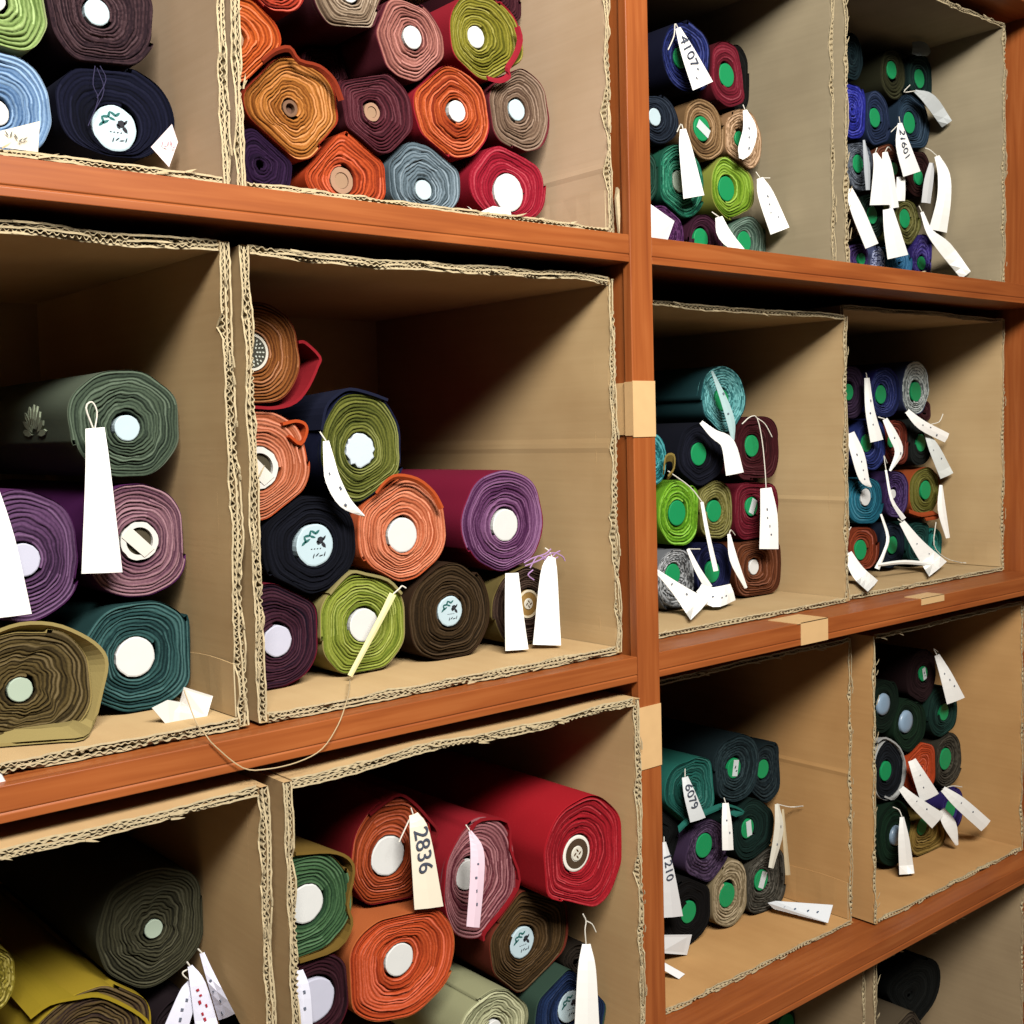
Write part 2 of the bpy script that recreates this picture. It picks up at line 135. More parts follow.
TAGS=[
([[-0.3086, 0.102, 0.0181], [-0.311, 0.0967, 0.0095], [-0.313, 0.092, 0.002], [-0.3147, 0.0887, -0.0071], [-0.3162, 0.087, -0.0206], [-0.3178, 0.0872, -0.0403], [-0.3193, 0.089, -0.0645], [-0.3205, 0.0922, -0.0907], [-0.3214, 0.096, -0.1163]], [[-0.2912, 0.1005, 0.0192], [-0.2924, 0.0952, 0.0107], [-0.2934, 0.0905, 0.0031], [-0.2938, 0.0872, -0.0064], [-0.2933, 0.0855, -0.0203], [-0.2918, 0.0857, -0.0405], [-0.2894, 0.0875, -0.0653], [-0.2863, 0.0907, -0.0922], [-0.283, 0.0945, -0.1185]], [[[-0.3016, 0.102, 0.0187], [-0.3039, 0.102, 0.0254], [-0.3062, 0.102, 0.0322], [-0.3072, 0.102, 0.0374], [-0.3061, 0.102, 0.0408], [-0.3036, 0.102, 0.0427], [-0.3013, 0.102, 0.043], [-0.2995, 0.102, 0.0412], [-0.2979, 0.102, 0.0377], [-0.297, 0.102, 0.0336], [-0.2974, 0.102, 0.029], [-0.2985, 0.102, 0.0238], [-0.2997, 0.102, 0.0187]]], {}, 'large white tag hanging by a looped string over the grey green roll'),
([[-0.3986, 0.098, -0.0354], [-0.3994, 0.0942, -0.0461], [-0.4001, 0.0908, -0.0563], [-0.4005, 0.0884, -0.0671], [-0.4008, 0.087, -0.0797], [-0.401, 0.0869, -0.0948], [-0.401, 0.0878, -0.112], [-0.4008, 0.0897, -0.1301], [-0.4004, 0.092, -0.1481]], [[-0.3907, 0.0965, -0.0339], [-0.389, 0.0927, -0.0442], [-0.3872, 0.0893, -0.0542], [-0.3852, 0.0869, -0.0651], [-0.3827, 0.0855, -0.078], [-0.38, 0.0854, -0.0935], [-0.3769, 0.0863, -0.111], [-0.3735, 0.0882, -0.1293], [-0.37, 0.0905, -0.1475]], [], {}, 'white tag cut by the left photo edge over the purple roll'),
([[-0.0544, 0.1, 0.0001], [-0.0555, 0.0985, -0.005], [-0.0565, 0.097, -0.0102], [-0.0574, 0.0955, -0.0153], [-0.0581, 0.0943, -0.0206], [-0.0589, 0.0931, -0.0257], [-0.0595, 0.0922, -0.0312], [-0.0595, 0.0915, -0.0372], [-0.0582, 0.091, -0.0436], [-0.0556, 0.0907, -0.0502], [-0.0521, 0.0907, -0.0571], [-0.0474, 0.0909, -0.0639], [-0.0415, 0.0913, -0.07], [-0.0342, 0.0918, -0.0747], [-0.0262, 0.0925, -0.0781], [-0.0183, 0.0932, -0.0807], [-0.0105, 0.094, -0.0835]], [[-0.048, 0.0985, 0.0009], [-0.0474, 0.097, -0.0041], [-0.0469, 0.0955, -0.0091], [-0.0463, 0.094, -0.014], [-0.0455, 0.0928, -0.0191], [-0.0448, 0.0916, -0.0244], [-0.0439, 0.0907, -0.0294], [-0.0429, 0.09, -0.0342], [-0.0414, 0.0895, -0.0389], [-0.0391, 0.0892, -0.0444], [-0.0362, 0.0892, -0.0504], [-0.033, 0.0894, -0.0562], [-0.0297, 0.0898, -0.0614], [-0.0259, 0.0903, -0.0661], [-0.0211, 0.091, -0.0711], [-0.0155, 0.0917, -0.0763], [-0.0099, 0.0925, -0.0817]], [[[-0.0507, 0.1, 0.0005], [-0.0517, 0.11, 0.0104]]], {'marks': 3}, 'white tag hanging from the olive green roll in the central box'),
([[0.0251, 0.1, -0.1713], [0.0198, 0.0981, -0.1772], [0.0151, 0.0964, -0.1825], [0.0099, 0.095, -0.1889], [0.0031, 0.094, -0.1976], [-0.0059, 0.0935, -0.2098], [-0.0164, 0.0934, -0.2243], [-0.0273, 0.0936, -0.2397], [-0.0377, 0.094, -0.2545]], [[0.0324, 0.0985, -0.1754], [0.0268, 0.0966, -0.1812], [0.0218, 0.0949, -0.1864], [0.0162, 0.0935, -0.1926], [0.0091, 0.0925, -0.2013], [-0.0003, 0.092, -0.2134], [-0.0112, 0.0919, -0.2277], [-0.0225, 0.0921, -0.2429], [-0.0332, 0.0925, -0.2576]], [[[0.0293, 0.1, -0.1735], [0.0322, 0.1, -0.1718], [0.0351, 0.1, -0.1702], [0.0376, 0.1, -0.1687], [0.0393, 0.1, -0.1673], [0.0405, 0.1, -0.1662], [0.0419, 0.1, -0.1657], [0.0436, 0.1, -0.1662], [0.0455, 0.1, -0.1674], [0.0473, 0.1, -0.1686]]], {'col': 'd9d29c'}, 'narrow cream strip lying across the lime green roll'),
([[0.19, 0.094, -0.1651], [0.1875, 0.0917, -0.1759], [0.1851, 0.0897, -0.1866], [0.1832, 0.0881, -0.1976], [0.1818, 0.087, -0.2089], [0.1811, 0.0866, -0.2208], [0.181, 0.0867, -0.2331], [0.1813, 0.0872, -0.2455], [0.1817, 0.088, -0.258]], [[0.2093, 0.0925, -0.1661], [0.2088, 0.0902, -0.1771], [0.2084, 0.0882, -0.188], [0.2084, 0.0866, -0.1991], [0.209, 0.0855, -0.2105], [0.2103, 0.0851, -0.2225], [0.2122, 0.0852, -0.235], [0.2145, 0.0857, -0.2477], [0.2097, 0.078, -0.2585]], [], {}, 'left white tag before the small gold ring roll'),
([[0.2606, 0.094, -0.1505], [0.2552, 0.0917, -0.1534], [0.2499, 0.0897, -0.1557], [0.2448, 0.0881, -0.1609], [0.2402, 0.087, -0.1709], [0.2361, 0.0866, -0.1878], [0.2324, 0.0867, -0.2097], [0.2291, 0.0872, -0.2335], [0.2259, 0.088, -0.2564]], [[0.2707, 0.0925, -0.1533], [0.2691, 0.0902, -0.1576], [0.2679, 0.0882, -0.1607], [0.2673, 0.0866, -0.165], [0.2671, 0.0855, -0.1746], [0.2675, 0.0851, -0.1918], [0.2683, 0.0852, -0.2144], [0.2696, 0.0857, -0.2393], [0.2532, 0.0669, -0.2585]], [[[0.2663, 0.094, -0.152], [0.2663, 0.0957, -0.1494], [0.2663, 0.0973, -0.1468], [0.266, 0.099, -0.1447], [0.2655, 0.1007, -0.1432], [0.2647, 0.1023, -0.1421], [0.2639, 0.104, -0.141]]], {}, 'right white tag before the small gold ring roll, under frayed violet threads'),
([[-0.2302, 0.108, -0.5399], [-0.2333, 0.1061, -0.5407], [-0.2361, 0.1044, -0.541], [-0.239, 0.103, -0.5421], [-0.2425, 0.102, -0.5454], [-0.2468, 0.1015, -0.5515], [-0.2517, 0.1014, -0.5597], [-0.2568, 0.1016, -0.5688], [-0.2616, 0.102, -0.5776]], [[-0.2228, 0.1065, -0.5442], [-0.2232, 0.1046, -0.5464], [-0.2234, 0.1029, -0.5485], [-0.224, 0.1015, -0.5516], [-0.2255, 0.1005, -0.5566], [-0.2282, 0.1, -0.5641], [-0.2318, 0.0999, -0.5735], [-0.2357, 0.1001, -0.5836], [-0.2393, 0.1005, -0.5935]], [[[-0.2261, 0.108, -0.5424], [-0.2291, 0.108, -0.5393], [-0.2321, 0.108, -0.5361], [-0.2343, 0.108, -0.5335], [-0.2354, 0.108, -0.5316], [-0.2357, 0.108, -0.5301], [-0.2352, 0.108, -0.5291], [-0.2336, 0.108, -0.5285], [-0.2311, 0.108, -0.5283], [-0.2287, 0.108, -0.5281]]], {'marks': 3, 'col': 'dcdcec'}, 'left one of three lilac white tags in the bottom left box'),
([[-0.2317, 0.104, -0.5237], [-0.232, 0.1021, -0.5279], [-0.2324, 0.1004, -0.5316], [-0.2327, 0.099, -0.5357], [-0.2327, 0.098, -0.5421], [-0.2321, 0.0975, -0.5521], [-0.2311, 0.0974, -0.5648], [-0.2299, 0.0976, -0.5788], [-0.2286, 0.098, -0.5925]], [[-0.2275, 0.1025, -0.5224], [-0.2251, 0.1006, -0.526], [-0.2226, 0.0989, -0.5295], [-0.2198, 0.0975, -0.5346], [-0.2167, 0.0965, -0.5425], [-0.2137, 0.096, -0.5536], [-0.2105, 0.0959, -0.5671], [-0.208, 0.0944, -0.5807], [-0.208, 0.0876, -0.5909]], [[[-0.2293, 0.104, -0.5234], [-0.2278, 0.114, -0.523]]], {'marks': 6, 'mcol': 'b02838', 'col': 'dcdcec'}, 'lilac white tag with red figures in the bottom left box'),
([[-0.2202, 0.1, -0.5123], [-0.2196, 0.0981, -0.5186], [-0.2189, 0.0964, -0.5245], [-0.2179, 0.095, -0.5314], [-0.2161, 0.094, -0.5407], [-0.2133, 0.0935, -0.5532], [-0.2098, 0.0934, -0.5681], [-0.208, 0.0891, -0.5817], [-0.208, 0.0813, -0.5928]], [[-0.2158, 0.0985, -0.5115], [-0.214, 0.0966, -0.5177], [-0.2123, 0.0949, -0.5235], [-0.21, 0.0935, -0.5303], [-0.208, 0.0895, -0.538], [-0.208, 0.0786, -0.5451], [-0.208, 0.0658, -0.5531], [-0.208, 0.0524, -0.5614], [-0.208, 0.0396, -0.5694]], [[[-0.2177, 0.1, -0.5123], [-0.2172, 0.11, -0.5115]]], {'marks': 4, 'col': 'dcdcec'}, 'right one of three lilac white tags in the bottom left box'),
([[0.0048, 0.047, -0.41], [0.0037, 0.0451, -0.4145], [0.0026, 0.0434, -0.4178], [0.0014, 0.042, -0.422], [0.0008, 0.041, -0.4309], [0.001, 0.0405, -0.4469], [0.0016, 0.0404, -0.4678], [0.0025, 0.0406, -0.4908], [0.0036, 0.041, -0.5132]], [[0.0151, 0.0455, -0.4084], [0.0173, 0.0436, -0.4122], [0.0199, 0.0419, -0.4156], [0.023, 0.0405, -0.4221], [0.0262, 0.0395, -0.4331], [0.0297, 0.039, -0.4505], [0.0334, 0.0389, -0.4725], [0.0374, 0.0391, -0.4964], [0.0416, 0.0395, -0.5197]], [[[0.0098, 0.047, -0.4093], [0.0143, 0.057, -0.406]], [[0.007, 0.047, -0.4109], [-0.0099, 0.047, -0.4358]]], {'text': '2836', 'col': 'e6dcc6'}, 'cream tag reading 2836 beside the burnt orange roll'),
([[0.0743, 0.032, -0.4409], [0.0741, 0.0307, -0.4463], [0.0739, 0.0295, -0.4515], [0.0734, 0.0284, -0.4564], [0.0727, 0.0274, -0.4616], [0.0719, 0.0266, -0.4677], [0.0711, 0.026, -0.4747], [0.0702, 0.0256, -0.483], [0.0692, 0.0254, -0.4928], [0.0678, 0.0254, -0.5044], [0.0661, 0.0255, -0.5174], [0.0644, 0.0257, -0.5312], [0.0628, 0.026, -0.5448]], [[0.0771, 0.0305, -0.4399], [0.0804, 0.0292, -0.4448], [0.0841, 0.028, -0.4498], [0.0876, 0.0269, -0.4558], [0.0899, 0.0259, -0.4632], [0.0906, 0.0251, -0.4712], [0.0902, 0.0245, -0.4794], [0.0891, 0.0241, -0.4883], [0.0878, 0.0239, -0.4984], [0.0863, 0.0239, -0.5102], [0.0842, 0.024, -0.5235], [0.082, 0.0242, -0.5373], [0.0799, 0.0245, -0.5508]], [[[0.0763, 0.032, -0.4407], [0.0785, 0.042, -0.4368]]], {'col': 'e2c8d4', 'marks': 4}, 'lilac tag before the striped mauve and crimson roll'),
([[0.2357, 0.022, -0.6167], [0.2318, 0.0201, -0.622], [0.2281, 0.0184, -0.6268], [0.2247, 0.017, -0.6329], [0.2217, 0.016, -0.6426], [0.2192, 0.0155, -0.6571], [0.2171, 0.0154, -0.6753], [0.2153, 0.0156, -0.695], [0.2137, 0.016, -0.7141]], [[0.2477, 0.0205, -0.6196], [0.248, 0.0186, -0.6262], [0.2486, 0.0169, -0.6323], [0.2494, 0.0155, -0.6399], [0.2502, 0.0145, -0.6511], [0.2509, 0.014, -0.667], [0.2517, 0.0139, -0.6864], [0.2527, 0.0141, -0.7074], [0.2539, 0.0145, -0.7279]], [[[0.2416, 0.022, -0.6184], [0.2411, 0.022, -0.6121], [0.2406, 0.022, -0.6059], [0.2404, 0.022, -0.6005], [0.2411, 0.022, -0.5965], [0.2422, 0.022, -0.5932], [0.2424, 0.022, -0.5899], [0.2414, 0.022, -0.5865], [0.2395, 0.022, -0.5832], [0.2377, 0.022, -0.5798]], [[0.2424, 0.022, -0.5899], [0.2459, 0.022, -0.5919], [0.2493, 0.022, -0.594], [0.2524, 0.022, -0.5966], [0.2548, 0.022, -0.6002], [0.2568, 0.022, -0.6043], [0.2588, 0.022, -0.6085]]], {}, 'white tag hanging below the bright red roll'),
([[-0.1485, 0.032, -0.5297], [-0.15, 0.0301, -0.5335], [-0.1514, 0.0284, -0.537], [-0.1528, 0.027, -0.5409], [-0.1539, 0.026, -0.5465], [-0.1548, 0.0255, -0.5546], [-0.1556, 0.0254, -0.5647], [-0.1562, 0.0256, -0.5756], [-0.1568, 0.026, -0.5864]], [[-0.1426, 0.0305, -0.53], [-0.1418, 0.0286, -0.5341], [-0.1408, 0.0269, -0.5381], [-0.1398, 0.0255, -0.5431], [-0.1389, 0.0245, -0.55], [-0.1384, 0.024, -0.5591], [-0.1381, 0.0239, -0.5698], [-0.1378, 0.0241, -0.5812], [-0.1372, 0.0245, -0.5924]], [], {'marks': 2, 'col': 'd8d8e6'}, 'lilac white tag beside the dark wine roll'),
([[0.602, 0.172, 0.5793], [0.6025, 0.1701, 0.5702], [0.603, 0.1684, 0.5613], [0.6043, 0.167, 0.5522], [0.6069, 0.166, 0.5423], [0.6114, 0.1655, 0.5313], [0.6172, 0.1654, 0.5195], [0.6238, 0.1656, 0.5075], [0.6305, 0.166, 0.4957]], [[0.6103, 0.1705, 0.5833], [0.6154, 0.1686, 0.5762], [0.6206, 0.1669, 0.5694], [0.6264, 0.1655, 0.5624], [0.6335, 0.1645, 0.5546], [0.6422, 0.164, 0.5456], [0.6523, 0.1639, 0.5357], [0.6631, 0.1641, 0.5255], [0.6741, 0.1645, 0.5154]], [[[0.607, 0.172, 0.5817], [0.6047, 0.172, 0.5839], [0.6025, 0.172, 0.5862], [0.6007, 0.172, 0.5861], [0.5999, 0.172, 0.582], [0.5996, 0.172, 0.5756], [0.5981, 0.172, 0.5687], [0.5944, 0.172, 0.5616], [0.5896, 0.172, 0.554], [0.5847, 0.172, 0.5465]]], {'text': '4107', 'marks': 2}, 'white tag reading 4107 over the royal blue roll'),
([[0.6077, 0.172, 0.4379], [0.6049, 0.1701, 0.4304], [0.6021, 0.1684, 0.4234], [0.6001, 0.167, 0.4154], [0.5991, 0.166, 0.4047], [0.5997, 0.1655, 0.3903], [0.6014, 0.1654, 0.3732], [0.6038, 0.1656, 0.355], [0.6062, 0.166, 0.3374]], [[0.619, 0.1705, 0.4404], [0.6199, 0.1686, 0.4336], [0.6209, 0.1669, 0.4275], [0.6225, 0.1655, 0.4205], [0.6255, 0.1645, 0.4109], [0.6303, 0.164, 0.3974], [0.6365, 0.1639, 0.3812], [0.6435, 0.1641, 0.3639], [0.6505, 0.1645, 0.347]], [[[0.6142, 0.172, 0.4394], [0.6149, 0.1737, 0.4429], [0.6156, 0.1753, 0.4465], [0.6157, 0.177, 0.4479], [0.6149, 0.1787, 0.4457], [0.6136, 0.1803, 0.4413], [0.6123, 0.182, 0.4369]]], {}, 'blank white tag over the sea green roll'),
([[0.7527, 0.172, 0.4869], [0.7514, 0.1707, 0.4783], [0.7502, 0.1695, 0.4698], [0.7486, 0.1684, 0.4622], [0.7461, 0.1674, 0.4559], [0.7428, 0.1666, 0.4493], [0.7386, 0.166, 0.4417], [0.7346, 0.1656, 0.4338], [0.732, 0.1654, 0.427], [0.7316, 0.1654, 0.4224], [0.7325, 0.1655, 0.4191], [0.7335, 0.1657, 0.4157], [0.7343, 0.166, 0.4119]], [[0.7601, 0.1705, 0.4894], [0.7651, 0.1692, 0.483], [0.7708, 0.168, 0.4766], [0.7758, 0.1669, 0.4692], [0.7782, 0.1659, 0.4601], [0.7764, 0.1651, 0.4497], [0.7721, 0.1645, 0.4396], [0.7668, 0.1641, 0.4308], [0.7618, 0.1639, 0.4238], [0.7568, 0.1639, 0.4187], [0.7512, 0.164, 0.4149], [0.7459, 0.1642, 0.4124], [0.741, 0.1645, 0.4098]], [[[0.7574, 0.172, 0.4885], [0.7653, 0.182, 0.4995]]], {'marks': 3}, 'white tag over the peach tan roll'),
([[0.7721, 0.162, 0.3844], [0.7697, 0.1601, 0.3774], [0.7671, 0.1584, 0.3708], [0.7658, 0.157, 0.3634], [0.7671, 0.156, 0.3543], [0.7718, 0.1555, 0.3426], [0.7791, 0.1554, 0.3291], [0.7877, 0.1556, 0.3149], [0.7961, 0.156, 0.301]], [[0.7842, 0.1605, 0.3885], [0.788, 0.1586, 0.3835], [0.7918, 0.1569, 0.379], [0.7963, 0.1555, 0.3738], [0.8024, 0.1545, 0.3664], [0.8105, 0.154, 0.356], [0.8202, 0.1539, 0.3432], [0.821, 0.1468, 0.3274], [0.821, 0.1392, 0.312]], [[[0.7791, 0.162, 0.3867], [0.7823, 0.172, 0.398]], [[0.7815, 0.162, 0.387], [0.8039, 0.162, 0.3896]]], {'marks': 4}, 'white tag hanging against the right wall of the top box beside the post'),
([[0.6747, 0.164, 0.3162], [0.6728, 0.1621, 0.3088], [0.6706, 0.1604, 0.3011], [0.6705, 0.159, 0.2928], [0.6749, 0.158, 0.2846], [0.6842, 0.1575, 0.2779], [0.6961, 0.1574, 0.2729], [0.709, 0.1576, 0.2687], [0.7214, 0.158, 0.2645]], [[0.6886, 0.1625, 0.3201], [0.6913, 0.1606, 0.3136], [0.6941, 0.1589, 0.3075], [0.697, 0.1575, 0.3024], [0.7004, 0.1565, 0.2979], [0.7057, 0.156, 0.2929], [0.7135, 0.1559, 0.2869], [0.723, 0.1561, 0.2804], [0.7327, 0.1565, 0.2739]], [[[0.6825, 0.164, 0.3183], [0.6786, 0.174, 0.3269]]], {}, 'white tag before the plum roll in the top box'),
([[1.2188, 0.162, 0.5876], [1.2258, 0.1601, 0.5828], [1.2325, 0.1584, 0.5784], [1.2382, 0.157, 0.574], [1.2448, 0.156, 0.5691], [1.2551, 0.1555, 0.5627], [1.2689, 0.1554, 0.5548], [1.2848, 0.1556, 0.5459], [1.3009, 0.156, 0.5373]], [[1.2208, 0.1605, 0.5922], [1.2316, 0.1586, 0.5924], [1.2432, 0.1569, 0.5932], [1.2575, 0.1555, 0.5928], [1.2735, 0.1545, 0.5892], [1.289, 0.154, 0.5821], [1.3036, 0.1539, 0.5728], [1.307, 0.1479, 0.5599], [1.307, 0.14, 0.5467]], [[[1.221, 0.162, 0.5903], [1.2098, 0.1637, 0.5878], [1.1987, 0.1653, 0.5852], [1.1937, 0.167, 0.5853], [1.1988, 0.1687, 0.5895], [1.2101, 0.1703, 0.5963], [1.2214, 0.172, 0.6031]]], {'col': 'b4b8b8'}, 'grey tag hanging beside the slate blue roll'),
([[1.2189, 0.167, 0.6553], [1.2243, 0.1651, 0.6546], [1.2295, 0.1634, 0.6539], [1.2331, 0.162, 0.6532], [1.2345, 0.161, 0.653], [1.2367, 0.1605, 0.6538], [1.2423, 0.1604, 0.655], [1.2507, 0.1606, 0.6561], [1.2598, 0.161, 0.6571]], [[1.2189, 0.1655, 0.6756], [1.224, 0.1636, 0.6767], [1.23, 0.1619, 0.6783], [1.2384, 0.1605, 0.6797], [1.2487, 0.1595, 0.6798], [1.2577, 0.159, 0.6775], [1.2632, 0.1589, 0.6738], [1.2664, 0.1591, 0.67], [1.2698, 0.1595, 0.6668]], [], {'col': '6c7272'}, 'dim grey tag lying on the uppermost rolls of the top right box'),
([[1.1611, 0.159, 0.5248], [1.1557, 0.1571, 0.5143], [1.1501, 0.1554, 0.504], [1.1461, 0.154, 0.4931], [1.1452, 0.153, 0.4815], [1.1482, 0.1525, 0.4693], [1.1539, 0.1524, 0.457], [1.1608, 0.1526, 0.4448], [1.1676, 0.153, 0.4328]], [[1.1712, 0.1575, 0.5268], [1.1741, 0.1556, 0.5179], [1.1772, 0.1539, 0.5093], [1.181, 0.1525, 0.5009], [1.186, 0.1515, 0.4922], [1.1929, 0.151, 0.4824], [1.2013, 0.1509, 0.4714], [1.2108, 0.1511, 0.4599], [1.2206, 0.1515, 0.4484]], [[[1.1673, 0.159, 0.5261], [1.1805, 0.169, 0.5406]], [[1.1642, 0.159, 0.524], [1.1389, 0.159, 0.5067]]], {'text': '21601'}, 'white tag reading 21601 in the top right box'),
([[1.0868, 0.161, 0.4635], [1.0847, 0.1591, 0.4557], [1.0829, 0.1574, 0.4487], [1.0809, 0.156, 0.4416], [1.0785, 0.155, 0.4327], [1.0756, 0.1545, 0.4204], [1.0726, 0.1544, 0.4055], [1.0696, 0.1546, 0.3895], [1.0672, 0.155, 0.3739]], [[1.096, 0.1595, 0.4666], [1.1002, 0.1576, 0.4611], [1.105, 0.1559, 0.4559], [1.1104, 0.1545, 0.4491], [1.1154, 0.1535, 0.4394], [1.1197, 0.153, 0.4265], [1.1235, 0.1529, 0.4115], [1.1275, 0.1531, 0.3959], [1.132, 0.1535, 0.3809]], [[[1.0926, 0.161, 0.4653], [1.1144, 0.171, 0.4786]]], {}, 'wide blank white tag left of the 21601 tag'),
([[1.1251, 0.167, 0.4717], [1.122, 0.1651, 0.4639], [1.119, 0.1634, 0.4567], [1.1169, 0.162, 0.4487], [1.1169, 0.161, 0.4384], [1.1193, 0.1605, 0.4248], [1.1238, 0.1604, 0.4089], [1.1293, 0.1606, 0.392], [1.1348, 0.161, 0.3756]], [[1.138, 0.1655, 0.4745], [1.1391, 0.1636, 0.4676], [1.1405, 0.1619, 0.4613], [1.1424, 0.1605, 0.4541], [1.1452, 0.1595, 0.4442], [1.1488, 0.159, 0.4307], [1.1532, 0.1589, 0.4147], [1.1582, 0.1591, 0.3976], [1.1635, 0.1595, 0.381]], [[[1.1327, 0.167, 0.4734], [1.1385, 0.1687, 0.4779], [1.1443, 0.1703, 0.4823], [1.1501, 0.172, 0.4853], [1.1559, 0.1737, 0.4857], [1.1617, 0.1753, 0.4845], [1.1675, 0.177, 0.4834]]], {}, 'narrow white tag between the wide blank tag and the 21601 tag'),
([[1.2773, 0.157, 0.4816], [1.2774, 0.1549, 0.4724], [1.2777, 0.153, 0.4634], [1.2774, 0.1513, 0.4549], [1.2762, 0.1498, 0.4463], [1.2748, 0.1487, 0.4369], [1.2734, 0.148, 0.4267], [1.2716, 0.1477, 0.4157], [1.269, 0.1478, 0.4041], [1.2648, 0.1483, 0.3915], [1.2593, 0.149, 0.3779], [1.2532, 0.1499, 0.3636], [1.2477, 0.151, 0.3494]], [[1.2905, 0.1555, 0.4864], [1.2963, 0.1534, 0.4793], [1.303, 0.1515, 0.4723], [1.307, 0.1483, 0.4636], [1.307, 0.1442, 0.4526], [1.307, 0.1421, 0.441], [1.307, 0.1413, 0.4292], [1.307, 0.1416, 0.4171], [1.307, 0.1423, 0.4043], [1.307, 0.1437, 0.3906], [1.307, 0.1459, 0.3763], [1.307, 0.1483, 0.3621], [1.3052, 0.1495, 0.3478]], [[[1.2852, 0.157, 0.4843], [1.2799, 0.1587, 0.4878], [1.2746, 0.1603, 0.4913], [1.2701, 0.162, 0.494], [1.2669, 0.1637, 0.4956], [1.2644, 0.1653, 0.4965], [1.2619, 0.167, 0.4974]]], {}, 'long white tag, nearest the right wall of the top right box'),
([[1.277, 0.167, 0.4735], [1.2694, 0.1651, 0.4651], [1.2619, 0.1634, 0.4569], [1.2553, 0.162, 0.4485], [1.2498, 0.161, 0.4394], [1.2458, 0.1605, 0.4293], [1.2431, 0.1604, 0.4187], [1.2412, 0.1606, 0.4079], [1.2395, 0.161, 0.3974]], [[1.2912, 0.1655, 0.4734], [1.2871, 0.1636, 0.465], [1.2835, 0.1619, 0.4569], [1.2802, 0.1605, 0.4487], [1.2772, 0.1595, 0.4399], [1.2742, 0.159, 0.4301], [1.2714, 0.1589, 0.4195], [1.2689, 0.1591, 0.4086], [1.2668, 0.1595, 0.398]], [], {'col': 'c8c8c8'}, 'grey white tag behind the long white tag'),
([[1.0055, 0.161, 0.393], [1.0065, 0.1591, 0.3833], [1.0074, 0.1574, 0.3739], [1.0095, 0.156, 0.364], [1.014, 0.155, 0.3532], [1.0214, 0.1545, 0.3408], [1.0311, 0.1544, 0.3274], [1.042, 0.1546, 0.3136], [1.053, 0.155, 0.2999]], [[1.0221, 0.1595, 0.3987], [1.0276, 0.1576, 0.3904], [1.0332, 0.1559, 0.3825], [1.0395, 0.1545, 0.374], [1.047, 0.1535, 0.3643], [1.0562, 0.153, 0.3525], [1.0667, 0.1529, 0.3392], [1.0781, 0.1531, 0.3253], [1.0897, 0.1535, 0.3116]], [[[1.0149, 0.161, 0.3961], [1.0213, 0.171, 0.4085]]], {}, 'white tag slanting over the left wall side of the top right box'),
([[1.1131, 0.159, 0.3712], [1.1106, 0.1571, 0.3617], [1.1083, 0.1554, 0.3525], [1.1068, 0.154, 0.343], [1.1065, 0.153, 0.3328], [1.1078, 0.1525, 0.3217], [1.1104, 0.1524, 0.3101], [1.1137, 0.1526, 0.2982], [1.1171, 0.153, 0.2866]], [[1.1412, 0.1575, 0.3769], [1.1434, 0.1556, 0.3683], [1.1459, 0.1539, 0.3599], [1.1489, 0.1525, 0.3514], [1.153, 0.1515, 0.3423], [1.1583, 0.151, 0.3322], [1.1648, 0.1509, 0.3213], [1.172, 0.1511, 0.3101], [1.1794, 0.1515, 0.299]], [], {}, 'white tag before the olive gold roll'),
([[1.1957, 0.137, 0.3715], [1.1967, 0.1349, 0.3622], [1.1977, 0.133, 0.3528], [1.1998, 0.1313, 0.3434], [1.2044, 0.1298, 0.3342], [1.2116, 0.1287, 0.3259], [1.2205, 0.128, 0.3186], [1.2305, 0.1277, 0.3118], [1.2427, 0.1278, 0.3045], [1.2589, 0.1283, 0.2956], [1.2788, 0.129, 0.2854], [1.3006, 0.1299, 0.2747], [1.307, 0.1225, 0.2621]], [[1.2024, 0.1355, 0.3737], [1.2063, 0.1334, 0.3652], [1.2099, 0.1315, 0.3566], [1.2145, 0.1298, 0.3486], [1.2212, 0.1283, 0.342], [1.2308, 0.1272, 0.3375], [1.2431, 0.1265, 0.334], [1.2586, 0.1262, 0.3297], [1.2761, 0.1263, 0.3231], [1.2943, 0.1268, 0.3136], [1.307, 0.1239, 0.3016], [1.307, 0.114, 0.287], [1.307, 0.1042, 0.273]], [[[1.2003, 0.137, 0.3728], [1.2075, 0.147, 0.3856]]], {}, 'curved white tag reaching the lower right of the top right box'),
([[1.17, 0.167, 0.4352], [1.1664, 0.1651, 0.4287], [1.163, 0.1634, 0.4223], [1.1603, 0.162, 0.4161], [1.1585, 0.161, 0.4104], [1.1578, 0.1605, 0.4052], [1.158, 0.1604, 0.4005], [1.1588, 0.1606, 0.3961], [1.1599, 0.161, 0.3916]], [[1.1932, 0.1655, 0.4376], [1.1905, 0.1636, 0.4312], [1.1881, 0.1619, 0.4249], [1.1862, 0.1605, 0.4188], [1.1847, 0.1595, 0.413], [1.1836, 0.159, 0.4078], [1.183, 0.1589, 0.403], [1.1828, 0.1591, 0.3984], [1.183, 0.1595, 0.3938]], [], {}, 'small white tag under the 21601 tag'),
([[1.0661, 0.167, 0.4845], [1.0638, 0.1651, 0.4733], [1.0616, 0.1634, 0.4621], [1.0601, 0.162, 0.4512], [1.0594, 0.161, 0.4406], [1.0597, 0.1605, 0.4303], [1.0609, 0.1604, 0.4202], [1.0628, 0.1606, 0.41], [1.0648, 0.161, 0.3999]], [[1.0697, 0.1655, 0.4851], [1.0707, 0.1636, 0.4746], [1.0723, 0.1619, 0.4641], [1.0738, 0.1605, 0.4537], [1.0749, 0.1595, 0.4431], [1.0751, 0.159, 0.4324], [1.0747, 0.1589, 0.4218], [1.0743, 0.1591, 0.4113], [1.0744, 0.1595, 0.4009]], [], {'col': 'a8acb0'}, 'thin grey tag beside the silver grey roll'),
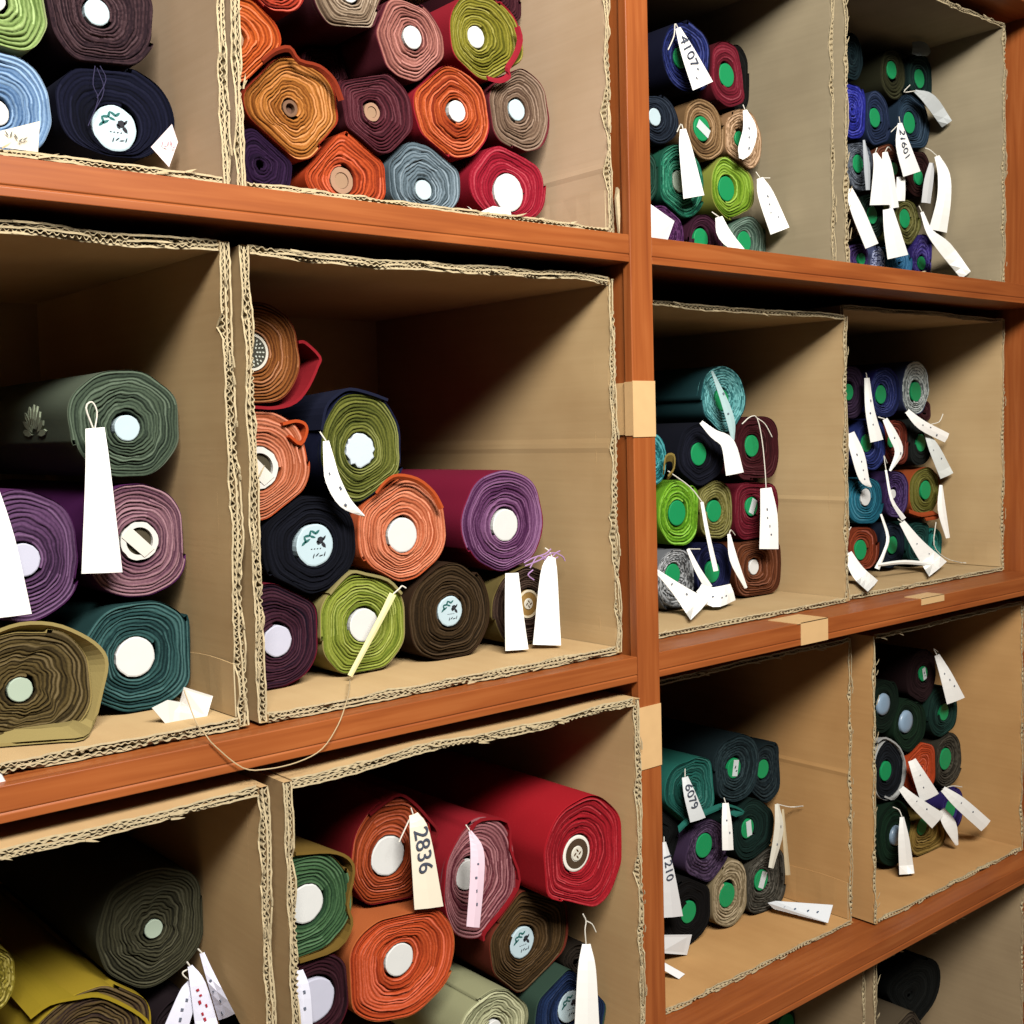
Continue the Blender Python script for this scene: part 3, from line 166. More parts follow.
([[0.6507, 0.157, 0.0878], [0.6546, 0.1557, 0.0764], [0.6587, 0.1545, 0.0648], [0.6627, 0.1534, 0.0536], [0.6663, 0.1524, 0.0434], [0.6694, 0.1516, 0.0342], [0.6723, 0.151, 0.0259], [0.6751, 0.1506, 0.0182], [0.6778, 0.1504, 0.011], [0.6805, 0.1504, 0.0043], [0.683, 0.1505, -0.0021], [0.6856, 0.1507, -0.0086], [0.6883, 0.151, -0.0152]], [[0.6531, 0.1555, 0.0889], [0.6599, 0.1542, 0.0783], [0.667, 0.153, 0.0675], [0.6738, 0.1519, 0.057], [0.6797, 0.1509, 0.047], [0.6845, 0.1501, 0.0379], [0.6886, 0.1495, 0.0294], [0.6919, 0.1491, 0.0213], [0.6944, 0.1489, 0.0132], [0.6953, 0.1489, 0.0055], [0.6949, 0.149, -0.0016], [0.694, 0.1492, -0.0082], [0.6935, 0.1495, -0.0149]], [], {'col': 'a8c4c4', 'marks': 2}, 'thin translucent looking tag across the aqua roll'),
([[0.6138, 0.149, 0.0109], [0.6184, 0.1477, 0.0057], [0.623, 0.1465, 0.0004], [0.628, 0.1454, -0.0049], [0.6341, 0.1444, -0.0103], [0.6417, 0.1436, -0.0151], [0.6487, 0.143, -0.0186], [0.6527, 0.1426, -0.0215], [0.6551, 0.1424, -0.0251], [0.6577, 0.1424, -0.0325], [0.66, 0.1425, -0.0432], [0.6623, 0.1427, -0.0556], [0.6649, 0.143, -0.0679]], [[0.6182, 0.1475, 0.0151], [0.6248, 0.1462, 0.0112], [0.6314, 0.145, 0.0072], [0.6381, 0.1439, 0.0034], [0.6445, 0.1429, 0.0002], [0.6511, 0.1421, -0.0019], [0.6598, 0.1415, -0.0037], [0.6713, 0.1411, -0.0079], [0.6822, 0.1409, -0.0161], [0.6896, 0.1409, -0.0272], [0.695, 0.141, -0.0396], [0.6996, 0.1412, -0.0523], [0.7046, 0.1415, -0.0643]], [], {}, 'bent white tag under the aqua roll'),
([[0.7566, 0.151, -0.0919], [0.7541, 0.1491, -0.1022], [0.7517, 0.1474, -0.1122], [0.7497, 0.146, -0.1222], [0.748, 0.145, -0.1327], [0.7466, 0.1445, -0.1445], [0.7456, 0.1444, -0.1574], [0.7449, 0.1446, -0.171], [0.7445, 0.145, -0.1844]], [[0.7819, 0.1495, -0.0911], [0.7833, 0.1476, -0.1012], [0.7851, 0.1459, -0.1113], [0.787, 0.1445, -0.1221], [0.7884, 0.1435, -0.134], [0.789, 0.143, -0.1471], [0.7892, 0.1429, -0.1608], [0.7894, 0.1431, -0.1747], [0.79, 0.1435, -0.1883]], [[[0.7702, 0.151, -0.0916], [0.7697, 0.151, -0.0829], [0.7692, 0.151, -0.0742], [0.7683, 0.151, -0.0634], [0.7666, 0.151, -0.0488], [0.7645, 0.151, -0.032], [0.7617, 0.151, -0.0167], [0.7584, 0.151, -0.0032], [0.7546, 0.151, 0.0089], [0.7501, 0.151, 0.0174], [0.7449, 0.151, 0.0208], [0.7392, 0.151, 0.0206], [0.7331, 0.151, 0.0191], [0.7268, 0.151, 0.0165], [0.7202, 0.151, 0.0126], [0.7137, 0.151, 0.0087]], [[0.7501, 0.151, 0.0174], [0.7567, 0.151, 0.0146], [0.7633, 0.151, 0.0119], [0.7697, 0.151, 0.0079], [0.7755, 0.151, 0.0019], [0.7811, 0.151, -0.0053], [0.7868, 0.151, -0.0126]]], {'marks': 4}, 'white tag on a long string before the dark wine and crimson rolls'),
([[0.6222, 0.157, -0.1055], [0.6227, 0.1551, -0.1176], [0.6233, 0.1534, -0.1297], [0.6245, 0.152, -0.142], [0.6265, 0.151, -0.1548], [0.6295, 0.1505, -0.1682], [0.6333, 0.1504, -0.182], [0.6377, 0.1506, -0.1961], [0.6423, 0.151, -0.2102]], [[0.6272, 0.1555, -0.105], [0.6282, 0.1536, -0.1171], [0.6294, 0.1519, -0.1292], [0.6311, 0.1505, -0.1414], [0.6336, 0.1495, -0.1541], [0.6372, 0.149, -0.1674], [0.6416, 0.1489, -0.1812], [0.6466, 0.1491, -0.1953], [0.6517, 0.1495, -0.2094]], [[[0.6256, 0.157, -0.1053], [0.6195, 0.1587, -0.0976], [0.6135, 0.1603, -0.09], [0.6051, 0.162, -0.0821], [0.5927, 0.1637, -0.0738], [0.578, 0.1653, -0.0653], [0.5634, 0.167, -0.0569]]], {}, 'thin white stick of paper from the olive roll to the navy blue roll'),
([[0.6831, 0.157, -0.1576], [0.6814, 0.1551, -0.1674], [0.6795, 0.1534, -0.1772], [0.6789, 0.152, -0.1874], [0.6811, 0.151, -0.1982], [0.687, 0.1505, -0.2094], [0.6955, 0.1504, -0.2208], [0.7051, 0.1506, -0.2321], [0.7146, 0.151, -0.2435]], [[0.6882, 0.1555, -0.1572], [0.69, 0.1536, -0.1669], [0.6919, 0.1519, -0.1765], [0.6943, 0.1505, -0.1861], [0.6974, 0.1495, -0.1959], [0.7017, 0.149, -0.2064], [0.707, 0.1489, -0.2179], [0.7131, 0.1491, -0.2299], [0.7194, 0.1495, -0.242]], [[[0.6866, 0.157, -0.1575], [0.6901, 0.1587, -0.1553], [0.6936, 0.1603, -0.1531], [0.6975, 0.162, -0.1524], [0.7024, 0.1637, -0.1544], [0.7077, 0.1653, -0.1579], [0.713, 0.167, -0.1615]]], {}, 'narrow white tag before the copper brown roll'),
([[0.5897, 0.157, -0.1733], [0.592, 0.1551, -0.1815], [0.5945, 0.1534, -0.1897], [0.5975, 0.152, -0.198], [0.6013, 0.151, -0.2061], [0.6061, 0.1505, -0.2139], [0.6116, 0.1504, -0.2214], [0.6175, 0.1506, -0.2288], [0.6236, 0.151, -0.2362]], [[0.594, 0.1555, -0.1717], [0.5979, 0.1536, -0.1795], [0.602, 0.1519, -0.1875], [0.6064, 0.1505, -0.1953], [0.6114, 0.1495, -0.2028], [0.6171, 0.149, -0.2099], [0.6234, 0.1489, -0.2169], [0.6302, 0.1491, -0.2239], [0.6373, 0.1495, -0.2312]], [[[0.5927, 0.157, -0.1726], [0.631, 0.167, -0.1764]]], {}, 'thin white tag over the speckled silver roll'),
([[0.4988, 0.143, -0.1906], [0.5072, 0.1411, -0.2], [0.516, 0.1394, -0.2093], [0.525, 0.138, -0.219], [0.5342, 0.137, -0.229], [0.5436, 0.1365, -0.2395], [0.5532, 0.1364, -0.2506], [0.5467, 0.122, -0.2585], [0.5039, 0.0758, -0.2585]], [[0.4999, 0.1415, -0.1884], [0.5117, 0.1396, -0.1956], [0.5237, 0.1379, -0.2028], [0.5363, 0.1365, -0.2101], [0.5499, 0.1355, -0.2176], [0.5645, 0.135, -0.2252], [0.5802, 0.1349, -0.2328], [0.5964, 0.1351, -0.2406], [0.613, 0.1355, -0.2485]], [], {'marks': 2}, 'big white tag lying before the silver speckled roll'),
([[0.596, 0.145, -0.2351], [0.5995, 0.1431, -0.2409], [0.6035, 0.1414, -0.2474], [0.6113, 0.14, -0.2546], [0.6152, 0.1306, -0.2585], [0.6238, 0.1238, -0.2585], [0.6457, 0.1306, -0.2585], [0.6668, 0.1386, -0.2579], [0.6779, 0.139, -0.2561]], [[0.606, 0.1435, -0.2251], [0.6142, 0.1416, -0.2279], [0.622, 0.1399, -0.2306], [0.6275, 0.1385, -0.2316], [0.6294, 0.1375, -0.2311], [0.6323, 0.137, -0.231], [0.6402, 0.1369, -0.2309], [0.6519, 0.1371, -0.2304], [0.6643, 0.1375, -0.23]], [], {'marks': 3}, 'crumpled white tag on the floor before the navy blue roll'),
([[1.081, 0.177, 0.0832], [1.0784, 0.1751, 0.0692], [1.0759, 0.1734, 0.0551], [1.0743, 0.172, 0.041], [1.0744, 0.171, 0.0268], [1.0765, 0.1705, 0.0128], [1.0802, 0.1704, -0.0011], [1.0847, 0.1706, -0.0148], [1.0893, 0.171, -0.0285]], [[1.094, 0.1755, 0.0839], [1.0944, 0.1736, 0.07], [1.0949, 0.1719, 0.0561], [1.0963, 0.1705, 0.0424], [1.0992, 0.1695, 0.0291], [1.1042, 0.169, 0.016], [1.1108, 0.1689, 0.0028], [1.1185, 0.1691, -0.0105], [1.1263, 0.1695, -0.0241]], [[[1.0886, 0.177, 0.0836], [1.101, 0.187, 0.093]]], {'marks': 3}, 'white tag over the royal blue roll in the right edge box'),
([[1.2027, 0.173, 0.0223], [1.2094, 0.1711, 0.015], [1.216, 0.1694, 0.0075], [1.2252, 0.168, -0.0002], [1.2389, 0.167, -0.0079], [1.2578, 0.1665, -0.015], [1.2799, 0.1664, -0.0216], [1.3036, 0.1666, -0.0279], [1.3271, 0.167, -0.0343]], [[1.212, 0.1715, 0.0285], [1.2221, 0.1696, 0.0228], [1.232, 0.1679, 0.0173], [1.2426, 0.1665, 0.012], [1.2554, 0.1655, 0.0069], [1.2724, 0.165, 0.0012], [1.2933, 0.1649, -0.0049], [1.3167, 0.1651, -0.0113], [1.3404, 0.1655, -0.0179]], [], {'marks': 3}, 'white tag slanting from the silver white roll'),
([[1.2728, 0.177, -0.0152], [1.2742, 0.1751, -0.024], [1.2756, 0.1734, -0.0325], [1.278, 0.172, -0.0415], [1.2824, 0.171, -0.0514], [1.2894, 0.1705, -0.0629], [1.2984, 0.1704, -0.0756], [1.3087, 0.1706, -0.0889], [1.3191, 0.171, -0.1021]], [[1.2825, 0.1755, -0.0121], [1.2896, 0.1736, -0.0195], [1.297, 0.1719, -0.0266], [1.3051, 0.1705, -0.0344], [1.3144, 0.1695, -0.0436], [1.325, 0.169, -0.0546], [1.3367, 0.1689, -0.0671], [1.3492, 0.1691, -0.0801], [1.355, 0.1656, -0.0926]], [[[1.2789, 0.177, -0.0137], [1.2829, 0.177, -0.0092], [1.2869, 0.177, -0.0047], [1.2928, 0.177, -0.001], [1.3026, 0.177, 0.0009], [1.3144, 0.177, 0.002], [1.3243, 0.177, 0.0041], [1.3304, 0.177, 0.0083], [1.3345, 0.177, 0.0136], [1.3386, 0.177, 0.0189]]], {'col': 'd4d8d4', 'marks': 2}, 'grey white tag against the cardboard under the silver white roll'),
([[1.0194, 0.174, -0.0132], [1.0218, 0.1727, -0.023], [1.0242, 0.1715, -0.0327], [1.0267, 0.1704, -0.0422], [1.0297, 0.1694, -0.0515], [1.0331, 0.1686, -0.0613], [1.0371, 0.168, -0.072], [1.0422, 0.1676, -0.0825], [1.0487, 0.1674, -0.0916], [1.057, 0.1674, -0.0983], [1.0661, 0.1675, -0.1022], [1.0745, 0.1677, -0.1044], [1.0825, 0.168, -0.1068]], [[1.0421, 0.1725, -0.0083], [1.0478, 0.1712, -0.0174], [1.0538, 0.17, -0.0266], [1.0597, 0.1689, -0.0361], [1.0647, 0.1679, -0.0462], [1.0683, 0.1671, -0.0572], [1.0708, 0.1665, -0.0685], [1.0727, 0.1661, -0.0786], [1.0746, 0.1659, -0.0863], [1.0762, 0.1659, -0.0913], [1.078, 0.166, -0.0953], [1.0812, 0.1662, -0.0997], [1.0847, 0.1665, -0.1045]], [], {'marks': 4}, 'white tag at the left of the right edge box over the blue roll'),
([[1.1305, 0.173, 0.0099], [1.1333, 0.1717, 0.0024], [1.1361, 0.1705, -0.0051], [1.139, 0.1694, -0.0125], [1.1423, 0.1684, -0.0199], [1.147, 0.1676, -0.0275], [1.1524, 0.167, -0.0347], [1.1565, 0.1666, -0.0408], [1.1582, 0.1664, -0.0464], [1.1568, 0.1664, -0.053], [1.1521, 0.1665, -0.0612], [1.1458, 0.1667, -0.0702], [1.1401, 0.167, -0.0792]], [[1.1421, 0.1715, 0.0138], [1.1481, 0.1702, 0.0071], [1.1544, 0.169, 0.0004], [1.1606, 0.1679, -0.0065], [1.1659, 0.1669, -0.0137], [1.1712, 0.1661, -0.0209], [1.1771, 0.1655, -0.0289], [1.1815, 0.1651, -0.0382], [1.1815, 0.1649, -0.0484], [1.175, 0.1649, -0.0579], [1.1646, 0.165, -0.0662], [1.1534, 0.1652, -0.0737], [1.1432, 0.1655, -0.081]], [[[1.1375, 0.173, 0.0118], [1.1312, 0.183, 0.0157]]], {'marks': 2}, 'folded white tag over the rust red roll'),
([[1.1366, 0.173, -0.0785], [1.1374, 0.1711, -0.0923], [1.1382, 0.1694, -0.1064], [1.1401, 0.168, -0.1201], [1.1442, 0.167, -0.1326], [1.1512, 0.1665, -0.1434], [1.1604, 0.1664, -0.1528], [1.1705, 0.1666, -0.1615], [1.1805, 0.167, -0.1705]], [[1.1405, 0.1715, -0.078], [1.142, 0.1696, -0.0918], [1.1434, 0.1679, -0.1059], [1.146, 0.1665, -0.1193], [1.1508, 0.1655, -0.1311], [1.1585, 0.165, -0.1408], [1.1684, 0.1649, -0.1492], [1.1799, 0.1651, -0.1573], [1.1915, 0.1655, -0.166]], [[[1.1397, 0.173, -0.0783], [1.1398, 0.1747, -0.0687], [1.1398, 0.1763, -0.059], [1.1416, 0.178, -0.0536], [1.1462, 0.1797, -0.0551], [1.1525, 0.1813, -0.0609], [1.1589, 0.183, -0.0666]]], {}, 'thin curled white strip over the purple roll'),
([[1.1433, 0.149, -0.173], [1.1504, 0.1471, -0.1844], [1.1577, 0.1454, -0.1959], [1.1661, 0.144, -0.2077], [1.1762, 0.143, -0.2202], [1.1882, 0.1425, -0.2334], [1.2017, 0.1424, -0.247], [1.1984, 0.1323, -0.2585], [1.1161, 0.0761, -0.2585]], [[1.1569, 0.1475, -0.1679], [1.1686, 0.1456, -0.178], [1.1803, 0.1439, -0.1881], [1.1931, 0.1425, -0.1983], [1.2078, 0.1415, -0.2085], [1.2252, 0.141, -0.219], [1.245, 0.1409, -0.2299], [1.2665, 0.1411, -0.2412], [1.2883, 0.1415, -0.2528]], [[[1.1513, 0.149, -0.1706], [1.1547, 0.159, -0.1659]]], {'marks': 2}, 'large white tag slanting before the pine green roll'),
([[1.3203, 0.174, -0.1137], [1.3148, 0.1721, -0.1249], [1.3091, 0.1704, -0.1361], [1.3051, 0.169, -0.1478], [1.3044, 0.168, -0.1603], [1.3083, 0.1675, -0.1736], [1.3154, 0.1674, -0.1873], [1.3241, 0.1676, -0.201], [1.3326, 0.168, -0.2147]], [[1.3283, 0.1725, -0.1139], [1.328, 0.1706, -0.1255], [1.3279, 0.1689, -0.1369], [1.3285, 0.1675, -0.1482], [1.3299, 0.1665, -0.1599], [1.3322, 0.166, -0.1724], [1.3355, 0.1659, -0.1859], [1.3396, 0.1661, -0.1999], [1.3439, 0.1665, -0.2139]], [[[1.3076, 0.174, -0.1822], [1.3036, 0.174, -0.1971], [1.2996, 0.174, -0.2119], [1.3003, 0.174, -0.2248], [1.3083, 0.174, -0.235], [1.3211, 0.174, -0.2434], [1.3356, 0.174, -0.2505], [1.3521, 0.174, -0.2564], [1.3507, 0.163, -0.2585], [1.3386, 0.1474, -0.2585], [1.3325, 0.1378, -0.2585], [1.3323, 0.1328, -0.2585], [1.3321, 0.1278, -0.2585]]], {}, 'narrow white tag beside the olive and orange roll'),
([[0.9726, 0.147, -0.2133], [0.9744, 0.1451, -0.222], [0.9762, 0.1434, -0.2311], [0.9797, 0.142, -0.2406], [0.9864, 0.141, -0.2503], [0.9914, 0.1371, -0.2585], [0.953, 0.1039, -0.2585], [0.9219, 0.0761, -0.2585], [0.8918, 0.0497, -0.2585]], [[0.9912, 0.1455, -0.2088], [0.9974, 0.1436, -0.217], [1.0036, 0.1419, -0.2251], [1.0101, 0.1405, -0.2324], [1.017, 0.1395, -0.2388], [1.0251, 0.139, -0.2446], [1.0352, 0.1389, -0.2507], [1.0473, 0.1391, -0.2574], [1.0197, 0.1138, -0.2585]], [[[0.983, 0.147, -0.2112], [0.9806, 0.1487, -0.2038], [0.9781, 0.1503, -0.1964], [0.9792, 0.152, -0.1893], [0.9861, 0.1537, -0.1826], [0.9967, 0.1553, -0.1761], [1.0073, 0.157, -0.1696]]], {}, 'white tag at the left of the box floor before the rust orange roll'),
([[1.1107, 0.167, -0.155], [1.1145, 0.1657, -0.1657], [1.1188, 0.1645, -0.1767], [1.1223, 0.1634, -0.187], [1.1233, 0.1624, -0.196], [1.1215, 0.1616, -0.2032], [1.1177, 0.161, -0.2094], [1.1127, 0.1606, -0.2154], [1.1076, 0.1604, -0.2217], [1.1022, 0.1604, -0.2281], [1.0961, 0.1605, -0.2343], [1.0898, 0.1607, -0.2405], [1.0838, 0.161, -0.2468]], [[1.1143, 0.1655, -0.1541], [1.1189, 0.1642, -0.1646], [1.1241, 0.163, -0.1755], [1.1285, 0.1619, -0.1862], [1.1304, 0.1609, -0.196], [1.1285, 0.1601, -0.2043], [1.1241, 0.1595, -0.2114], [1.1188, 0.1591, -0.2176], [1.114, 0.1589, -0.224], [1.1095, 0.1589, -0.2309], [1.1047, 0.159, -0.2378], [1.1, 0.1592, -0.2447], [1.0955, 0.1595, -0.2515]], [], {}, 'curved thin white strip between rust orange and navy rolls'),
([[1.0648, 0.142, -0.2412], [1.0822, 0.1401, -0.2414], [1.0998, 0.1384, -0.2414], [1.1183, 0.137, -0.2418], [1.139, 0.136, -0.2433], [1.163, 0.1355, -0.2461], [1.1897, 0.1354, -0.2499], [1.2183, 0.1356, -0.2543], [1.2464, 0.1354, -0.2585]], [[1.0613, 0.1405, -0.2356], [1.0785, 0.1386, -0.2353], [1.0959, 0.1369, -0.2348], [1.115, 0.1355, -0.2348], [1.1366, 0.1345, -0.2359], [1.1614, 0.134, -0.2386], [1.1887, 0.1339, -0.2425], [1.2173, 0.1341, -0.2469], [1.2464, 0.1345, -0.2512]], [], {}, 'thin white strip lying along the floor of the right edge box'),
([[0.5768, 0.162, -0.5124], [0.5755, 0.1601, -0.5185], [0.5742, 0.1584, -0.5246], [0.5736, 0.157, -0.5312], [0.5741, 0.156, -0.5391], [0.5761, 0.1555, -0.5485], [0.5792, 0.1554, -0.5589], [0.5829, 0.1556, -0.5699], [0.5867, 0.156, -0.5809]], [[0.588, 0.1605, -0.512], [0.59, 0.1586, -0.5183], [0.5921, 0.1569, -0.5245], [0.5947, 0.1555, -0.5311], [0.5981, 0.1545, -0.5388], [0.6024, 0.154, -0.548], [0.6077, 0.1539, -0.5585], [0.6135, 0.1541, -0.5696], [0.6195, 0.1545, -0.5807]], [[[0.5833, 0.162, -0.5125], [0.5948, 0.172, -0.5048]]], {'text': '6079', 'col': 'd8dcdc'}, 'white tag reading 6079 on the teal cloth roll'),
([[0.661, 0.156, -0.5684], [0.6582, 0.1541, -0.5758], [0.6555, 0.1524, -0.5832], [0.6532, 0.151, -0.5909], [0.6517, 0.15, -0.5991], [0.651, 0.1495, -0.6081], [0.6509, 0.1494, -0.6178], [0.6514, 0.1496, -0.6279], [0.652, 0.15, -0.638]], [[0.6734, 0.1545, -0.5702], [0.673, 0.1526, -0.5781], [0.6729, 0.1509, -0.5861], [0.6731, 0.1495, -0.5943], [0.6734, 0.1485, -0.6031], [0.6737, 0.148, -0.6126], [0.6743, 0.1479, -0.6225], [0.675, 0.1481, -0.6327], [0.6761, 0.1485, -0.643]], [[[0.6681, 0.156, -0.5697], [0.6765, 0.166, -0.5659]]], {'marks': 2}, 'white tag right of the teal cloth roll'),
([[0.7976, 0.162, -0.6022], [0.795, 0.1601, -0.6115], [0.7928, 0.1584, -0.6206], [0.7905, 0.157, -0.6297], [0.7877, 0.156, -0.6399], [0.784, 0.1555, -0.6525], [0.7797, 0.1554, -0.6669], [0.7753, 0.1556, -0.6824], [0.7713, 0.156, -0.6976]], [[0.806, 0.1605, -0.603], [0.807, 0.1586, -0.6128], [0.809, 0.1569, -0.6227], [0.8102, 0.1555, -0.6336], [0.8089, 0.1545, -0.6461], [0.804, 0.154, -0.6596], [0.7967, 0.1539, -0.6736], [0.7888, 0.1541, -0.6877], [0.7817, 0.1545, -0.7018]], [[[0.8028, 0.162, -0.603], [0.8162, 0.1637, -0.6083], [0.8298, 0.1653, -0.6136], [0.8435, 0.167, -0.6183], [0.855, 0.1669, -0.6208], [0.855, 0.1583, -0.6181], [0.855, 0.1498, -0.6153]]], {'marks': 2, 'col': 'd0ccbc'}, 'cream tag hanging beside the black pine roll'),
([[0.8156, 0.162, -0.6142], [0.8135, 0.1601, -0.6259], [0.8114, 0.1584, -0.6376], [0.81, 0.157, -0.6497], [0.8094, 0.156, -0.6626], [0.8098, 0.1555, -0.6765], [0.8111, 0.1554, -0.6914], [0.8129, 0.1556, -0.7066], [0.8149, 0.156, -0.7219]], [[0.8189, 0.1605, -0.6144], [0.8181, 0.1586, -0.6264], [0.8175, 0.1569, -0.6384], [0.8173, 0.1555, -0.6507], [0.8178, 0.1545, -0.6638], [0.8191, 0.154, -0.6779], [0.821, 0.1539, -0.6929], [0.8234, 0.1541, -0.7083], [0.826, 0.1545, -0.7238]], [], {'col': 'b8a888'}, 'thin tan tag at the right wall of the lower box'),
([[0.5243, 0.156, -0.5956], [0.5221, 0.1541, -0.6045], [0.5201, 0.1524, -0.6131], [0.5183, 0.151, -0.6225], [0.5168, 0.15, -0.6341], [0.5154, 0.1495, -0.6491], [0.5143, 0.1494, -0.6665], [0.5134, 0.1496, -0.685], [0.5128, 0.15, -0.7032]], [[0.5311, 0.1545, -0.596], [0.533, 0.1526, -0.6055], [0.5351, 0.1509, -0.6147], [0.5376, 0.1495, -0.6251], [0.5406, 0.1485, -0.6381], [0.5444, 0.148, -0.6546], [0.5487, 0.1479, -0.6735], [0.5534, 0.1481, -0.6935], [0.5584, 0.1485, -0.7133]], [[[0.5285, 0.156, -0.5962], [0.5396, 0.166, -0.5939]]], {'text': '1210', 'col': 'd8d8d8'}, 'white tag reading 1210 beside the post'),
([[1.2051, 0.118, -0.4138], [1.2066, 0.1161, -0.4233], [1.2084, 0.1144, -0.4326], [1.2107, 0.113, -0.4422], [1.2139, 0.112, -0.4528], [1.2182, 0.1115, -0.4649], [1.2237, 0.1114, -0.4781], [1.2299, 0.1116, -0.492], [1.2364, 0.112, -0.5059]], [[1.2179, 0.1165, -0.4117], [1.2248, 0.1146, -0.4206], [1.232, 0.1129, -0.4294], [1.2401, 0.1115, -0.4389], [1.2492, 0.1105, -0.4497], [1.2597, 0.11, -0.462], [1.2712, 0.1099, -0.4754], [1.2834, 0.1101, -0.4893], [1.2959, 0.1105, -0.5031]], [[[1.2128, 0.118, -0.413], [1.2115, 0.1197, -0.4088], [1.2101, 0.1213, -0.4046], [1.2114, 0.123, -0.4026], [1.217, 0.1247, -0.4042], [1.2253, 0.1263, -0.4079], [1.2336, 0.128, -0.4117]]], {'marks': 3}, 'white tag hanging beside the dark maroon roll'),
([[1.1141, 0.116, -0.5874], [1.1145, 0.1141, -0.5939], [1.115, 0.1124, -0.6002], [1.1163, 0.111, -0.6073], [1.1192, 0.11, -0.6159], [1.1239, 0.1095, -0.6267], [1.13, 0.1094, -0.6391], [1.1371, 0.1096, -0.6522], [1.1443, 0.11, -0.6653]], [[1.135, 0.1145, -0.5853], [1.1389, 0.1126, -0.5916], [1.1429, 0.1109, -0.5978], [1.1479, 0.1095, -0.6047], [1.1549, 0.1085, -0.6131], [1.1645, 0.108, -0.6237], [1.1761, 0.1079, -0.6359], [1.1889, 0.1081, -0.649], [1.2018, 0.1085, -0.6621]], [], {'marks': 2}, 'white tag over the orange roll in the lower right box'),
([[1.077, 0.112, -0.6291], [1.0825, 0.1101, -0.6367], [1.0879, 0.1084, -0.6443], [1.0951, 0.107, -0.6528], [1.1054, 0.106, -0.663], [1.1195, 0.1055, -0.6753], [1.1366, 0.1054, -0.6892], [1.1551, 0.1056, -0.7037], [1.1736, 0.106, -0.7183]], [[1.0882, 0.1105, -0.6238], [1.0971, 0.1086, -0.6304], [1.1059, 0.1069, -0.6369], [1.1158, 0.1055, -0.6438], [1.1287, 0.1045, -0.652], [1.1457, 0.104, -0.6622], [1.1663, 0.1039, -0.6741], [1.1889, 0.1041, -0.687], [1.2116, 0.1045, -0.7]], [], {'marks': 2}, 'white tag slanting before the gold roll'),
([[1.2099, 0.116, -0.6995], [1.2122, 0.1141, -0.7071], [1.2144, 0.1124, -0.7146], [1.2171, 0.111, -0.7219], [1.2214, 0.11, -0.7295], [1.2287, 0.1095, -0.7385], [1.2386, 0.1094, -0.749], [1.2498, 0.1096, -0.7606], [1.2612, 0.11, -0.7723]], [[1.2305, 0.1145, -0.6959], [1.2373, 0.1126, -0.7029], [1.2451, 0.1109, -0.7101], [1.2531, 0.1095, -0.7184], [1.2599, 0.1085, -0.7282], [1.2638, 0.108, -0.739], [1.2656, 0.1079, -0.75], [1.2667, 0.1081, -0.761], [1.2686, 0.1085, -0.772]], [], {}, 'wedge shaped white tag before the violet roll'),
([[1.1802, 0.092, -0.6495], [1.1884, 0.0901, -0.6581], [1.1964, 0.0884, -0.6666], [1.206, 0.087, -0.6759], [1.2192, 0.086, -0.687], [1.2376, 0.0855, -0.7008], [1.2601, 0.0854, -0.7169], [1.2848, 0.0856, -0.7341], [1.3097, 0.086, -0.7515]], [[1.1903, 0.0905, -0.6429], [1.2027, 0.0886, -0.6498], [1.215, 0.0869, -0.6565], [1.2291, 0.0855, -0.6643], [1.246, 0.0845, -0.6746], [1.2666, 0.084, -0.6882], [1.2902, 0.0839, -0.7042], [1.3155, 0.0841, -0.7215], [1.341, 0.0845, -0.7388]], [[[1.1866, 0.092, -0.6466], [1.1995, 0.0937, -0.6477], [1.2125, 0.0953, -0.6488], [1.226, 0.097, -0.6508], [1.2403, 0.0987, -0.6543], [1.255, 0.1003, -0.6587], [1.2699, 0.102, -0.6631]]], {'marks': 2}, 'white tag slanting away to the right wall in the lower right box'),
([[1.0835, 0.114, -0.6788], [1.079, 0.1121, -0.6872], [1.0746, 0.1104, -0.6953], [1.071, 0.109, -0.7042], [1.0687, 0.108, -0.715], [1.068, 0.1075, -0.7284], [1.0686, 0.1074, -0.7438], [1.0699, 0.1076, -0.76], [1.0713, 0.108, -0.7761]], [[1.0936, 0.1125, -0.6802], [1.0948, 0.1106, -0.6897], [1.0963, 0.1089, -0.6989], [1.0983, 0.1075, -0.709], [1.1009, 0.1065, -0.7208], [1.104, 0.106, -0.7352], [1.1077, 0.1059, -0.7513], [1.1119, 0.1061, -0.7684], [1.0961, 0.0943, -0.7766]], [[[1.0898, 0.114, -0.68], [1.0897, 0.1157, -0.6759], [1.0896, 0.1173, -0.6719], [1.0885, 0.119, -0.6684], [1.0856, 0.1207, -0.6658], [1.0817, 0.1223, -0.6638], [1.0778, 0.124, -0.6618]]], {}, 'white tag hanging down to the floor before the dark green roll'),
]
